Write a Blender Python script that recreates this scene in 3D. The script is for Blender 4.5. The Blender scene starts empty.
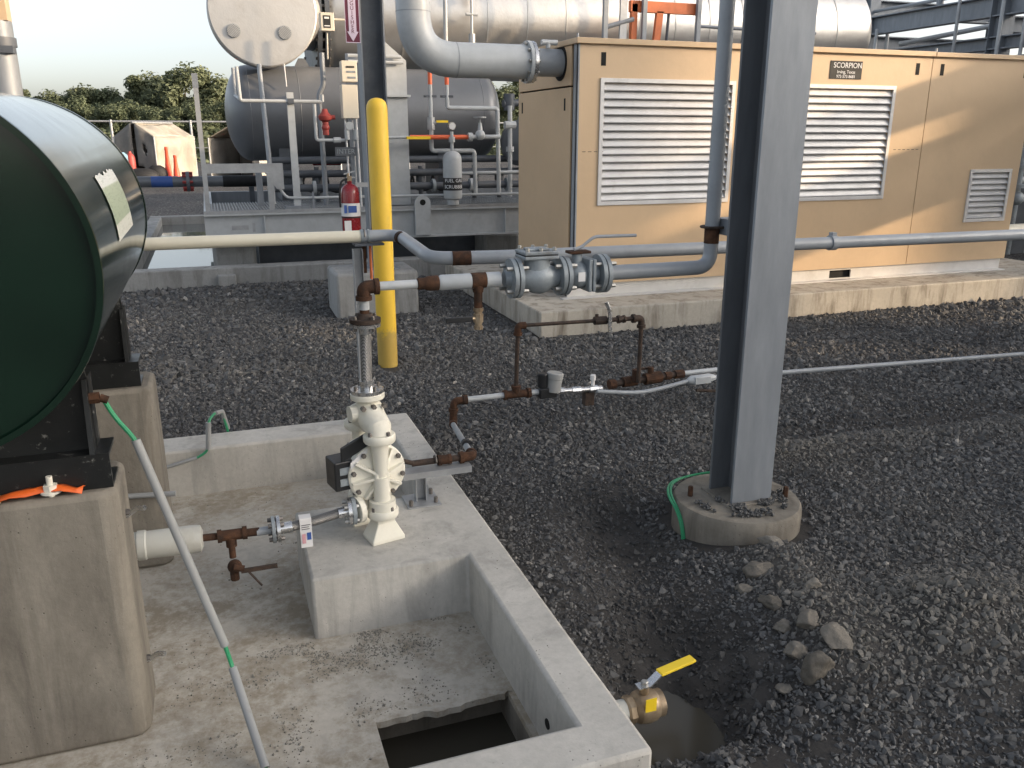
import bpy, bmesh, math, random
from mathutils import Vector, Matrix, noise
import numpy as np

S = bpy.context.scene
COL = S.collection
R = math.radians
PI = math.pi

# ------------------------------------------------------------------ camera, sky, sun, exposure
cam = bpy.data.objects.new('camera', bpy.data.cameras.new('camera'))
COL.objects.link(cam)
cam.location = (0, 0, 1.6)
cam.rotation_euler = (R(90 - 16.6), 0, R(-19.5))
cam.data.sensor_width = 36
cam.data.lens = 36 * 835 / 1024
cam.data.clip_end = 2000
S.camera = cam

SUN_EL = 14.0
SUN_AZ = 118.0          # clockwise from +Y, so the sun stands behind the camera, to its right
w = bpy.data.worlds.new('World'); S.world = w; w.use_nodes = True
nt = w.node_tree
bg = nt.nodes['Background']
sky = nt.nodes.new('ShaderNodeTexSky')
sky.sky_type = 'NISHITA'; sky.sun_disc = False
sky.sun_elevation = R(SUN_EL); sky.sun_rotation = R(SUN_AZ)
sky.air_density = 0.70; sky.dust_density = 3.1; sky.ozone_density = 0.0; sky.altitude = 0
hsv = nt.nodes.new('ShaderNodeHueSaturation'); hsv.inputs['Saturation'].default_value = 0.5      # hazy, milky air
nt.links.new(sky.outputs[0], hsv.inputs['Color']); nt.links.new(hsv.outputs[0], bg.inputs[0])
bg.inputs[1].default_value = 0.15

sd = bpy.data.lights.new('sun', 'SUN'); so = bpy.data.objects.new('sun', sd); COL.objects.link(so)
sd.energy = 2.0; sd.angle = R(1.0); sd.color = (1.0, 0.74, 0.47)
sun_from = Vector((math.sin(R(SUN_AZ)) * math.cos(R(SUN_EL)), math.cos(R(SUN_AZ)) * math.cos(R(SUN_EL)), math.sin(R(SUN_EL))))
so.rotation_euler = (-sun_from).to_track_quat('-Z', 'Y').to_euler()
so.location = (10, -15, 20)

S.view_settings.view_transform = 'Standard'
S.view_settings.look = 'None'
S.view_settings.gamma = 1.0
S.view_settings.exposure = 1.33

# ------------------------------------------------------------------ mesh builder
def V(*a): return Vector(a)

def frame(d):
    d = Vector(d).normalized()
    a = Vector((0, 0, 1)) if abs(d.z) < 0.9 else Vector((1, 0, 0))
    u = d.cross(a).normalized(); v = d.cross(u).normalized()
    return u, v

class MB:
    def __init__(s): s.v = []; s.f = []
    def add(s, vs, fs):
        n = len(s.v); s.v += [Vector(p) for p in vs]; s.f += [tuple(i + n for i in f) for f in fs]; return s
    def box(s, x0, x1, y0, y1, z0, z1):
        return s.add([(x0,y0,z0),(x1,y0,z0),(x1,y1,z0),(x0,y1,z0),(x0,y0,z1),(x1,y0,z1),(x1,y1,z1),(x0,y1,z1)],
                     [(3,2,1,0),(4,5,6,7),(0,1,5,4),(1,2,6,5),(2,3,7,6),(3,0,4,7)])
    def cbox(s, c, sx, sy, sz): return s.box(c[0]-sx/2, c[0]+sx/2, c[1]-sy/2, c[1]+sy/2, c[2]-sz/2, c[2]+sz/2)
    def rings(s, rs, cap0=True, cap1=True, closed=True):
        n0 = len(s.v); k = len(rs[0])
        for r in rs: s.v += [Vector(p) for p in r]
        for i in range(len(rs) - 1):
            for j in range(k if closed else k - 1):
                a = n0 + i*k + j; b = n0 + i*k + (j+1) % k
                s.f.append((a, b, b + k, a + k))
        if cap0: s.f.append(tuple(n0 + j for j in range(k))[::-1])
        if cap1: s.f.append(tuple(n0 + (len(rs)-1)*k + j for j in range(k)))
        return s
    def cyl(s, p0, p1, r, r2=None, n=18):
        p0, p1 = Vector(p0), Vector(p1); r2 = r if r2 is None else r2
        u, v = frame(p1 - p0)
        cs = [(math.cos(2*PI*j/n), math.sin(2*PI*j/n)) for j in range(n)]
        # orientation: u x v = -d, so reverse for outward faces
        return s.rings([[p0 + (u*c - v*t)*r for c, t in cs], [p1 + (u*c - v*t)*r2 for c, t in cs]])
    def lathe(s, prof, o, axis, n=24, cap0=True, cap1=True):
        o = Vector(o); d = Vector(axis).normalized(); u, v = frame(d)
        cs = [(math.cos(2*PI*j/n), math.sin(2*PI*j/n)) for j in range(n)]
        return s.rings([[o + d*h + (u*c - v*t)*r for c, t in cs] for r, h in prof], cap0, cap1)
    def tube(s, pts, r, n=12):
        pts = [Vector(p) for p in pts]
        ts = []
        for i in range(len(pts)):
            a = pts[max(i-1, 0)]; b = pts[min(i+1, len(pts)-1)]
            ts.append((b - a).normalized())
        u, v = frame(ts[0]); rs = []
        for i, p in enumerate(pts):
            t = ts[i]
            u = (u - t*u.dot(t)).normalized(); v = t.cross(u)
            ri = r[i] if isinstance(r, (list, tuple)) else r
            rs.append([p + (u*math.cos(2*PI*j/n) + v*math.sin(2*PI*j/n))*ri for j in range(n)])
        return s.rings(rs)
    def prism(s, poly, fn, a0, a1):
        # poly: list of 2D points; fn(p, a) -> 3D point
        n = len(poly)
        vs = [fn(p, a0) for p in poly] + [fn(p, a1) for p in poly]
        fs = [tuple(range(n))[::-1], tuple(range(n, 2*n))] + [(i, (i+1) % n, (i+1) % n + n, i + n) for i in range(n)]
        return s.add(vs, fs)
    def sphere(s, c, r, n=14, m=8, sc=(1,1,1)):
        c = Vector(c); rs = []
        for i in range(1, m):
            a = PI*i/m
            rs.append([c + Vector((math.sin(a)*math.cos(2*PI*j/n)*sc[0], math.sin(a)*math.sin(2*PI*j/n)*sc[1], math.cos(a)*sc[2]))*r for j in range(n)][::-1])
        return s.rings(rs)
    def tf(s, M, start=0):
        for i in range(start, len(s.v)): s.v[i] = M @ s.v[i]
        return s

def fillet(pts, rad, seg=6):
    pts = [Vector(p) for p in pts]; out = [pts[0]]
    for i in range(1, len(pts)-1):
        a, b, c = pts[i-1], pts[i], pts[i+1]
        d1 = (a-b); d2 = (c-b)
        k = min(rad, d1.length*.49, d2.length*.49)
        p, q = b + d1.normalized()*k, b + d2.normalized()*k
        for j in range(seg+1):
            t = j/seg
            out.append(p*(1-t)**2 + b*2*t*(1-t) + q*t*t)
    out.append(pts[-1]); return out

def make_mesh(name, mb, mat, origin=(0,0,0), smooth=35):
    me = bpy.data.meshes.new(name)
    o = Vector(origin)
    me.from_pydata([tuple(p - o) for p in mb.v], [], mb.f)
    bm = bmesh.new(); bm.from_mesh(me)
    bmesh.ops.recalc_face_normals(bm, faces=bm.faces)
    bm.to_mesh(me); bm.free()
    if mat: me.materials.append(mat)
    if smooth:
        me.shade_smooth(); me.set_sharp_from_angle(angle=R(smooth))
    return me

BASE = {}
def wbase(o): return BASE[o.name]

def thing(name, label, cat, base, group=None, kind=None):
    o = bpy.data.objects.new(name, None); COL.objects.link(o)
    o.empty_display_size = .1
    o.location = base; BASE[o.name] = Vector(base)
    if label: o['label'] = label
    if cat: o['category'] = cat
    if group: o['group'] = group
    if kind: o['kind'] = kind
    return o

def part(name, mb, mat, parent, smooth=35, bevel=0, label=None):
    b = wbase(parent)
    o = bpy.data.objects.new(name, make_mesh(name, mb, mat, b, smooth)); COL.objects.link(o)
    o.parent = parent; BASE[o.name] = b
    if bevel: add_bevel(o, bevel)
    if label: o['label'] = label
    return o

def solo(name, mb, mat, label, cat, base=(0,0,0), group=None, smooth=35, bevel=0, kind=None):
    o = bpy.data.objects.new(name, make_mesh(name, mb, mat, base, smooth)); COL.objects.link(o)
    o.location = base; BASE[o.name] = Vector(base)
    if label: o['label'] = label
    if cat: o['category'] = cat
    if group: o['group'] = group
    if kind: o['kind'] = kind
    if bevel: add_bevel(o, bevel)
    return o

def add_bevel(o, wd, seg=2):
    m = o.modifiers.new('bevel', 'BEVEL'); m.width = wd; m.segments = seg; m.limit_method = 'ANGLE'; m.angle_limit = R(40)

_bolt = {}
def bolts(parent, pts, axis, r, h, mat, name='bolt'):
    """each bolt an object of its own, sharing one mesh"""
    key = (tuple(round(a, 3) for a in axis), r, h, mat.name)
    if key not in _bolt:
        m = MB().lathe([(r, -h/2), (r, h/2*.8), (r*.85, h/2)], (0,0,0), axis, n=6)
        _bolt[key] = make_mesh('bolt', m, mat, (0,0,0), 30)
    b = wbase(parent)
    for p in pts:
        o = bpy.data.objects.new(name, _bolt[key]); COL.objects.link(o)
        o.parent = parent; o.location = Vector(p) - b; BASE[o.name] = Vector(p)

def circ(c, axis, r, n, ph=0.0):
    u, v = frame(axis); c = Vector(c)
    return [c + (u*math.cos(ph + 2*PI*i/n) + v*math.sin(ph + 2*PI*i/n))*r for i in range(n)]

def text_mb(txt, size, M, extrude=.0006, spacing=1.0, line=1.0, align='CENTER'):
    cu = bpy.data.curves.new('lettering', 'FONT'); cu.body = txt; cu.size = size; cu.extrude = extrude
    cu.align_x = align; cu.align_y = 'CENTER'; cu.space_character = spacing; cu.space_line = line; cu.resolution_u = 3
    ob = bpy.data.objects.new('lettering', cu); COL.objects.link(ob)
    bpy.context.view_layer.update()
    me = bpy.data.meshes.new_from_object(ob.evaluated_get(bpy.context.evaluated_depsgraph_get()))
    mb = MB(); mb.add([M @ v.co for v in me.vertices], [tuple(p.vertices) for p in me.polygons])
    bpy.data.objects.remove(ob); bpy.data.curves.remove(cu); bpy.data.meshes.remove(me)
    return mb

# ------------------------------------------------------------------ materials
def new_mat(name):
    m = bpy.data.materials.new(name); m.use_nodes = True
    return m, m.node_tree, m.node_tree.nodes['Principled BSDF']

def N(nt, t, **k):
    n = nt.nodes.new(t)
    for a, b in k.items(): setattr(n, a, b)
    return n

def rgb(c): return (c[0], c[1], c[2], 1)

def noise_tex(nt, co, scale, detail=6, rough=.6, dist=0):
    n = N(nt, 'ShaderNodeTexNoise'); nt.links.new(co, n.inputs['Vector'])
    n.inputs['Scale'].default_value = scale; n.inputs['Detail'].default_value = detail
    n.inputs['Roughness'].default_value = rough; n.inputs['Distortion'].default_value = dist
    return n.outputs['Fac']

def ramp(nt, fac, stops):
    r = N(nt, 'ShaderNodeValToRGB'); nt.links.new(fac, r.inputs[0])
    e = r.color_ramp.elements
    while len(e) < len(stops): e.new(.5)
    for i, (p, c) in enumerate(stops):
        e[i].position = p; e[i].color = rgb(c) if len(c) == 3 else c
    return r.outputs[0]

def mixc(nt, fac, a, b, mode='MIX'):
    m = N(nt, 'ShaderNodeMix', data_type='RGBA', blend_type=mode)
    if hasattr(fac, 'links'): nt.links.new(fac, m.inputs[0])
    else: m.inputs[0].default_value = fac
    for i, s in ((6, a), (7, b)):
        if hasattr(s, 'links'): nt.links.new(s, m.inputs[i])
        else: m.inputs[i].default_value = rgb(s)
    return m.outputs[2]

def pm(name, col, rough=.55, metal=0.0, col2=None, vscale=5, var=.18, lo=.35, hi=.7, bump=.15, bscale=80, bdist=.002,
       dirt=None, dscale=2.0, dlo=.55, dhi=.75, rvar=.15, coat=0.0, stretch=None, spec=.5):
    m, nt, p = new_mat(name)
    tc = N(nt, 'ShaderNodeTexCoord'); co = tc.outputs['Object']
    if stretch:
        mp = N(nt, 'ShaderNodeMapping'); mp.inputs['Scale'].default_value = stretch
        nt.links.new(co, mp.inputs[0]); cs = mp.outputs[0]
    else: cs = co
    a = tuple(max(0, x*(1-var)) for x in col); b = col2 if col2 else tuple(min(1, x*(1+var)) for x in col)
    c = ramp(nt, noise_tex(nt, cs, vscale, 8, .65), [(lo, a), (hi, b)])
    if dirt:
        f = ramp(nt, noise_tex(nt, cs, dscale, 10, .7, .4), [(dlo, (0,0,0)), (dhi, (1,1,1))])
        c = mixc(nt, f, c, dirt)
    nt.links.new(c, p.inputs['Base Color'])
    rr = N(nt, 'ShaderNodeMapRange'); nt.links.new(noise_tex(nt, co, vscale*3, 5), rr.inputs[0])
    rr.inputs[3].default_value = max(.02, rough-rvar); rr.inputs[4].default_value = min(1, rough+rvar)
    nt.links.new(rr.outputs[0], p.inputs['Roughness'])
    p.inputs['Metallic'].default_value = metal
    p.inputs['Specular IOR Level'].default_value = spec
    if coat: p.inputs['Coat Weight'].default_value = coat; p.inputs['Coat Roughness'].default_value = .12
    if bump:
        bp = N(nt, 'ShaderNodeBump'); bp.inputs['Strength'].default_value = bump; bp.inputs['Distance'].default_value = bdist
        nt.links.new(noise_tex(nt, co, bscale, 6, .7), bp.inputs['Height']); nt.links.new(bp.outputs[0], p.inputs['Normal'])
    return m

def concrete(name, col, stain, bump=.5, pits=True, stain_amt=(.5,.75), wet=None):
    m, nt, p = new_mat(name)
    tc = N(nt, 'ShaderNodeTexCoord'); co = tc.outputs['Object']
    big = noise_tex(nt, co, 2.2, 8, .62, .3); fine = noise_tex(nt, co, 38, 8, .7)
    c = ramp(nt, big, [(.3, tuple(x*.86 for x in col)), (.7, tuple(x*1.1 for x in col))])
    c = mixc(nt, .35, c, ramp(nt, fine, [(.25, (.35,.35,.35)), (.75, (.66,.66,.66))]), 'OVERLAY')
    mp = N(nt, 'ShaderNodeMapping'); mp.inputs['Scale'].default_value = (5, 5, .8); nt.links.new(co, mp.inputs[0])
    st = ramp(nt, noise_tex(nt, mp.outputs[0], 1.6, 9, .68, .5), [(stain_amt[0], (0,0,0)), (stain_amt[1], (1,1,1))])
    c = mixc(nt, st, c, stain)
    vo = N(nt, 'ShaderNodeTexVoronoi'); vo.inputs['Scale'].default_value = 55; nt.links.new(co, vo.inputs['Vector'])
    pit = ramp(nt, vo.outputs['Distance'], [(.05, (0,0,0)), (.16, (1,1,1))])
    msk = ramp(nt, noise_tex(nt, co, 9, 4), [(.52, (1,1,1)), (.6, (0,0,0))])
    pitm = mixc(nt, 1.0, pit, msk, 'LIGHTEN')
    if pits: c = mixc(nt, pitm, tuple(x*.45 for x in col), c)
    if wet:
        big2 = noise_tex(nt, co, 3.1, 5, .6, .6); sm2 = noise_tex(nt, co, 26, 8, .75)
        mm = N(nt, 'ShaderNodeMath', operation='MULTIPLY'); nt.links.new(big2, mm.inputs[0]); nt.links.new(sm2, mm.inputs[1])
        c = mixc(nt, ramp(nt, mm.outputs[0], [(.21, (0,0,0)), (.36, (1,1,1))]), c, wet)
    nt.links.new(c, p.inputs['Base Color'])
    p.inputs['Roughness'].default_value = .85; p.inputs['Specular IOR Level'].default_value = .25
    h = N(nt, 'ShaderNodeMath', operation='ADD'); nt.links.new(fine, h.inputs[0]); nt.links.new(pitm, h.inputs[1])
    bp = N(nt, 'ShaderNodeBump'); bp.inputs['Strength'].default_value = bump; bp.inputs['Distance'].default_value = .003
    nt.links.new(h.outputs[0], bp.inputs['Height']); nt.links.new(bp.outputs[0], p.inputs['Normal'])
    return m

M = {}
M['concrete'] = concrete('pale concrete', (.47,.450,.41), (.25,.24,.22), stain_amt=(.50,.80))
M['floor'] = concrete('dusty concrete floor', (.46,.425,.365), (.31,.29,.255), stain_amt=(.48,.78), wet=(.29,.25,.19))
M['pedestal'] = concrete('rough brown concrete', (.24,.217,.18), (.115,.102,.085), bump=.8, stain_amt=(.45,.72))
M['grey_concrete'] = concrete('grey concrete', (.30,.30,.29), (.16,.155,.145), stain_amt=(.5,.75))
M['pad'] = concrete('weathered pad concrete', (.45,.415,.355), (.19,.165,.13), stain_amt=(.46,.68))
M['galv'] = pm('galvanised steel', (.38,.39,.40), .5, .55, var=.14, vscale=9, bump=.08, dirt=(.30,.31,.32), dscale=3, dlo=.5, dhi=.8)
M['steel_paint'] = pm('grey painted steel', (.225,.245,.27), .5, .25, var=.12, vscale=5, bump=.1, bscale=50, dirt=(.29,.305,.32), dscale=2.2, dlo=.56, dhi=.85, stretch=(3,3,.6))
M['steel_shade'] = pm('grey steel with recess shade', (.125,.133,.143), .55, .0, var=.15, vscale=5, bump=.1, bscale=50, dirt=(.16,.165,.17), dscale=2.2, dlo=.56, dhi=.85, stretch=(3,3,.6))  # column steel darkened so the colour carries the shade of the recess
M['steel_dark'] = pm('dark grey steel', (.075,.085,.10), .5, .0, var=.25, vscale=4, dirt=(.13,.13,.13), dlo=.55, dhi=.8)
M['pipe'] = pm('grey painted pipe', (.29,.31,.33), .38, .0, var=.1, vscale=7, bump=.08, bscale=60, dirt=(.22,.23,.235), dscale=5, dlo=.58, dhi=.8)
M['pipe_pale'] = pm('pale grey painted pipe', (.43,.45,.46), .38, .0, var=.1, vscale=7, bump=.08, dirt=(.34,.34,.33), dscale=6, dlo=.58, dhi=.8)
M['valve_grey'] = pm('grey cast valve', (.25,.28,.30), .45, .15, var=.2, vscale=14, bump=.35, bscale=120, dirt=(.14,.13,.12), dscale=8, dlo=.55, dhi=.78)
M['cream_pipe'] = pm('cream painted pipe', (.66,.62,.50), .4, .0, var=.05, vscale=4, bump=.05, dirt=(.48,.43,.33), dscale=3, dlo=.6, dhi=.85)
M['rust'] = pm('rusty iron', (.045,.027,.019), .85, .0, col2=(.115,.055,.030), vscale=22, lo=.35, hi=.72, bump=.7, bscale=160, bdist=.003, dirt=(.035,.026,.022), dscale=9, dlo=.5, dhi=.7, spec=.2)
M['rust_dark'] = pm('dark rusty pipe', (.035,.028,.024), .7, .1, col2=(.085,.055,.04), vscale=26, bump=.5, bscale=160, spec=.3)
M['yellow'] = pm('yellow plastic', (.78,.50,.045), .45, .0, var=.07, vscale=3, bump=.05, dirt=(.50,.32,.06), dscale=5, dlo=.58, dhi=.85, stretch=(2,2,1))
def bollard_mat():
    m = pm('scuffed yellow plastic', (.78,.50,.045), .5, .0, var=.08, vscale=3, bump=.08, dirt=(.50,.33,.07), dscale=5, dlo=.56, dhi=.85, stretch=(2,2,1))
    nt = m.node_tree; p = nt.nodes['Principled BSDF']; src = p.inputs['Base Color'].links[0].from_socket
    tc = N(nt, 'ShaderNodeTexCoord'); sp = N(nt, 'ShaderNodeSeparateXYZ'); nt.links.new(tc.outputs['Object'], sp.inputs[0])
    ad = N(nt, 'ShaderNodeMath', operation='MULTIPLY_ADD'); nt.links.new(noise_tex(nt, tc.outputs['Object'], 14, 8, .7), ad.inputs[0]); ad.inputs[1].default_value = -.45; nt.links.new(sp.outputs[2], ad.inputs[2])
    c = mixc(nt, ramp(nt, ad.outputs[0], [(0, (.55,.55,.55)), (.06, (0,0,0))]), src, (.22,.17,.09))
    c = mixc(nt, ramp(nt, noise_tex(nt, tc.outputs['Object'], 30, 9, .8), [(.66, (0,0,0)), (.72, (.7,.7,.7))]), c, (.30,.22,.10))
    nt.links.new(c, p.inputs['Base Color']); return m
M['yellow_vinyl'] = pm('yellow vinyl', (.85,.60,.03), .4, .0, var=.05, bump=.03)
M['green_paint'] = pm('dark green gloss paint', (.0065,.0185,.0115), .14, .0, var=.2, vscale=3, bump=.03, bscale=20, rvar=.07, coat=.3, dirt=(.05,.06,.05), dscale=30, dlo=.74, dhi=.8)
M['black_paint'] = pm('worn black paint', (.010,.011,.011), .4, .0, var=.3, bump=.25, bscale=60, dirt=(.16,.16,.15), dscale=34, dlo=.60, dhi=.68)
M['black_plastic'] = pm('black plastic', (.015,.016,.018), .4, .0, var=.2, bump=.1)
M['tan'] = pm('tan enclosure paint', (.60,.43,.265), .42, .0, var=.04, vscale=1.4, bump=.12, bscale=2.5, bdist=.03, dirt=(.50,.36,.225), dscale=1.2, dlo=.5, dhi=.85, rvar=.06)
M['tan_trim'] = pm('tan trim paint', (.54,.39,.24), .42, .0, var=.05, bump=.03)
M['white_paint'] = pm('dusty white paint', (.60,.58,.54), .5, .0, var=.07, vscale=4, bump=.08, dirt=(.42,.39,.34), dscale=3, dlo=.5, dhi=.8)
M['louver'] = pm('brushed aluminium', (.62,.61,.60), .42, .35, var=.07, vscale=6, bump=.05, dirt=(.45,.43,.40), dscale=5, dlo=.58, dhi=.8)
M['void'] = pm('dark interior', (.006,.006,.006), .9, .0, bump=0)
M['rubber'] = pm('black rubber seal', (.012,.012,.013), .7, .0, bump=0)
M['silver'] = pm('aluminium cladding', (.62,.60,.57), .40, .85, var=.05, vscale=1.5, bump=.25, bscale=4, bdist=.02, rvar=.07, dirt=(.52,.49,.45), dscale=2, dlo=.5, dhi=.9)
M['silver_flat'] = pm('dull aluminium sheet', (.56,.545,.52), .46, .7, var=.05, vscale=2, bump=.25, bscale=5, bdist=.015, rvar=.08, dirt=(.44,.42,.39), dscale=3, dlo=.5, dhi=.85)
M['tank_grey'] = pm('grey vessel paint', (.145,.153,.165), .38, .15, var=.1, vscale=2, bump=.05, dirt=(.13,.135,.14), dscale=2.5, dlo=.5, dhi=.8)
M['steel_bright'] = pm('bright steel', (.60,.60,.60), .28, .9, var=.1, vscale=20, bump=.1)
M['bolt'] = pm('zinc bolt', (.42,.41,.38), .4, .75, var=.2, vscale=60, bump=.1)
M['bolt_dark'] = pm('dull bolt', (.18,.165,.15), .5, .6, var=.3, vscale=60, bump=.2)
M['brass'] = pm('tarnished bronze', (.30,.22,.14), .45, .6, col2=(.42,.34,.24), vscale=20, bump=.2, dirt=(.16,.12,.08), dscale=12, dlo=.55, dhi=.75)
M['pump_white'] = pm('off-white polypropylene', (.74,.71,.61), .42, .0, var=.05, vscale=8, bump=.12, bscale=120, dirt=(.55,.50,.40), dscale=10, dlo=.58, dhi=.85)
M['pvc'] = pm('grey pvc', (.30,.305,.30), .45, .0, var=.06, bump=.06, dirt=(.24,.235,.215), dscale=12, dlo=.58, dhi=.8)
M['pvc_white'] = pm('white pvc', (.48,.48,.44), .45, .0, var=.06, bump=.06, dirt=(.40,.38,.33), dscale=9, dlo=.5, dhi=.8)
M['green_wire'] = pm('green wire jacket', (.03,.27,.12), .4, .0, var=.15, bump=.05)
M['orange'] = pm('orange paint', (.62,.16,.05), .5, .0, var=.15, bump=.1, dirt=(.40,.12,.05), dscale=6, dlo=.6, dhi=.8)
M['orange_band'] = pm('orange red paint band', (.68,.13,.05), .45, .0, var=.1, bump=.05)
M['orange_ribbon'] = pm('orange ribbon', (.75,.13,.02), .5, .0, var=.12, bump=.05)
M['cone'] = pm('fluorescent orange plastic', (.80,.09,.04), .5, .0, var=.1, bump=.05)
M['red'] = pm('red enamel', (.22,.010,.016), .25, .0, var=.1, bump=.03, coat=.3)
M['red_cast'] = pm('red cast iron', (.34,.05,.04), .5, .0, var=.2, bump=.2)
M['maroon'] = pm('maroon sign face', (.10,.012,.035), .4, .0, var=.08, bump=0)
M['label_white'] = pm('white label', (.72,.71,.70), .5, .0, var=.05, bump=0)
M['label_blue'] = pm('blue print', (.04,.10,.33), .5, .0, var=.1, bump=0)
M['label_pink'] = pm('pink print', (.62,.33,.36), .5, .0, var=.1, bump=0)
M['letter_white'] = pm('white lettering', (.75,.75,.76), .5, .0, var=.02, bump=0)
M['letter_lilac'] = pm('pale lilac print', (.55,.48,.60), .5, .0, var=.05, bump=0)
M['letter_dark'] = pm('dark lettering', (.02,.02,.03), .5, .0, var=.02, bump=0)
M['sign_black'] = pm('black sign face', (.018,.018,.018), .7, .0, var=.1, bump=0)
M['cream_box'] = pm('cream enclosure', (.66,.60,.49), .45, .0, var=.04, bump=.03)
M['wood'] = pm('raw plywood', (.48,.34,.19), .7, .0, var=.2, vscale=12, bump=.2, stretch=(2,14,14))
M['canvas'] = pm('weathered canvas', (.36,.335,.29), .85, .0, var=.15, vscale=1.3, bump=.5, bscale=3, bdist=.05, dirt=(.34,.29,.23), dscale=1.6, dlo=.48, dhi=.7, spec=.1)
M['canvas_grey'] = pm('grey mesh canvas', (.20,.19,.175), .9, .0, var=.2, vscale=1.5, bump=.5, bscale=3, bdist=.05, spec=.1)
M['plywall'] = pm('beige metal siding', (.42,.38,.31), .55, .0, var=.06, bump=.05)
M['bark'] = pm('bark', (.10,.08,.06), .9, .0, var=.3, vscale=6, bump=.6)

def leaf_mat(name, c1, c2):
    m, nt, p = new_mat(name)
    g = N(nt, 'ShaderNodeNewGeometry')
    tc = N(nt, 'ShaderNodeTexCoord')
    f = mixc(nt, .5, ramp(nt, g.outputs['Random Per Island'], [(0, c1), (1, c2)]), ramp(nt, noise_tex(nt, tc.outputs['Object'], .5, 3), [(.3, c1), (.7, c2)]))
    nt.links.new(f, p.inputs['Base Color']); p.inputs['Roughness'].default_value = .6
    p.inputs['Specular IOR Level'].default_value = .25
    tr = N(nt, 'ShaderNodeBsdfTranslucent'); nt.links.new(f, tr.inputs[0])
    ms = N(nt, 'ShaderNodeMixShader'); ms.inputs[0].default_value = .3
    out = nt.nodes['Material Output']
    nt.links.new(p.outputs[0], ms.inputs[1]); nt.links.new(tr.outputs[0], ms.inputs[2]); nt.links.new(ms.outputs[0], out.inputs[0])
    return m
M['leaf'] = leaf_mat('leaves', (.100,.122,.070), (.190,.210,.122))  # leaf colours lightened and greyed to stand for distance haze
M['leaf2'] = leaf_mat('darker leaves', (.088,.112,.066), (.165,.188,.110))

def braid_mat():
    m, nt, p = new_mat('braided steel hose')
    tc = N(nt, 'ShaderNodeTexCoord')
    w1 = N(nt, 'ShaderNodeTexWave'); w2 = N(nt, 'ShaderNodeTexWave')
    for wv, rot in ((w1, .7), (w2, -.7)):
        mp = N(nt, 'ShaderNodeMapping'); mp.inputs['Rotation'].default_value = (rot, rot, rot)
        nt.links.new(tc.outputs['Object'], mp.inputs[0]); nt.links.new(mp.outputs[0], wv.inputs[0]); wv.inputs['Scale'].default_value = 110
    x = N(nt, 'ShaderNodeMath', operation='MULTIPLY'); nt.links.new(w1.outputs['Fac'], x.inputs[0]); nt.links.new(w2.outputs['Fac'], x.inputs[1])
    c = ramp(nt, x.outputs[0], [(0, (.13,.125,.12)), (.6, (.46,.45,.43))]); nt.links.new(c, p.inputs['Base Color'])
    p.inputs['Metallic'].default_value = .75; p.inputs['Roughness'].default_value = .42
    bp = N(nt, 'ShaderNodeBump'); bp.inputs['Strength'].default_value = .6; bp.inputs['Distance'].default_value = .002
    nt.links.new(x.outputs[0], bp.inputs['Height']); nt.links.new(bp.outputs[0], p.inputs['Normal'])
    return m
M['braid'] = braid_mat()

def water_mat(name, col, rough=.04):
    m, nt, p = new_mat(name)
    p.inputs['Base Color'].default_value = rgb(col); p.inputs['Roughness'].default_value = rough
    p.inputs['IOR'].default_value = 1.33; p.inputs['Specular IOR Level'].default_value = .5
    tc = N(nt, 'ShaderNodeTexCoord'); bp = N(nt, 'ShaderNodeBump'); bp.inputs['Strength'].default_value = .05; bp.inputs['Distance'].default_value = .01
    nt.links.new(noise_tex(nt, tc.outputs['Object'], 3, 3), bp.inputs['Height']); nt.links.new(bp.outputs[0], p.inputs['Normal'])
    return m
M['water'] = water_mat('standing rain water', (.10,.11,.11))
M['mud_water'] = water_mat('muddy water', (.060,.054,.042), .10)

def ground_mat():
    m, nt, p = new_mat('gravel ground')
    tc = N(nt, 'ShaderNodeTexCoord'); co = tc.outputs['Object']
    vo = N(nt, 'ShaderNodeTexVoronoi'); vo.inputs['Scale'].default_value = 34; nt.links.new(co, vo.inputs['Vector'])
    sep = N(nt, 'ShaderNodeSeparateColor'); nt.links.new(vo.outputs['Color'], sep.inputs[0])
    c = ramp(nt, sep.outputs[0], [(0, (.045,.046,.050)), (.6, (.090,.092,.098)), (.92, (.15,.15,.155)), (1, (.30,.30,.29))])
    dark = ramp(nt, vo.outputs['Distance'], [(.2, (1,1,1)), (.75, (.35,.35,.35))])
    c = mixc(nt, 1.0, c, dark, 'MULTIPLY')
    far = mixc(nt, ramp(nt, noise_tex(nt, co, .35, 6, .6), [(.4, (0,0,0)), (.66, (1,1,1))]), c, mixc(nt, 1.0, c, (1.5,1.42,1.3), 'MULTIPLY'))
    nt.links.new(far, p.inputs['Base Color']); p.inputs['Roughness'].default_value = .9; p.inputs['Specular IOR Level'].default_value = .2
    bp = N(nt, 'ShaderNodeBump'); bp.inputs['Strength'].default_value = .9; bp.inputs['Distance'].default_value = .015; bp.invert = True
    nt.links.new(vo.outputs['Distance'], bp.inputs['Height']); nt.links.new(bp.outputs[0], p.inputs['Normal'])
    return m
M['ground'] = ground_mat()

def dirt_mat():
    m, nt, p = new_mat('damp dirt under gravel')
    tc = N(nt, 'ShaderNodeTexCoord'); co = tc.outputs['Object']
    c = ramp(nt, noise_tex(nt, co, 3, 9, .7), [(.3, (.028,.026,.024)), (.6, (.06,.056,.052)), (.8, (.10,.092,.08))])
    nt.links.new(c, p.inputs['Base Color']); p.inputs['Roughness'].default_value = .85; p.inputs['Specular IOR Level'].default_value = .25
    bp = N(nt, 'ShaderNodeBump'); bp.inputs['Strength'].default_value = .8; bp.inputs['Distance'].default_value = .01
    nt.links.new(noise_tex(nt, co, 60, 8, .75), bp.inputs['Height']); nt.links.new(bp.outputs[0], p.inputs['Normal'])
    return m

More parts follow.
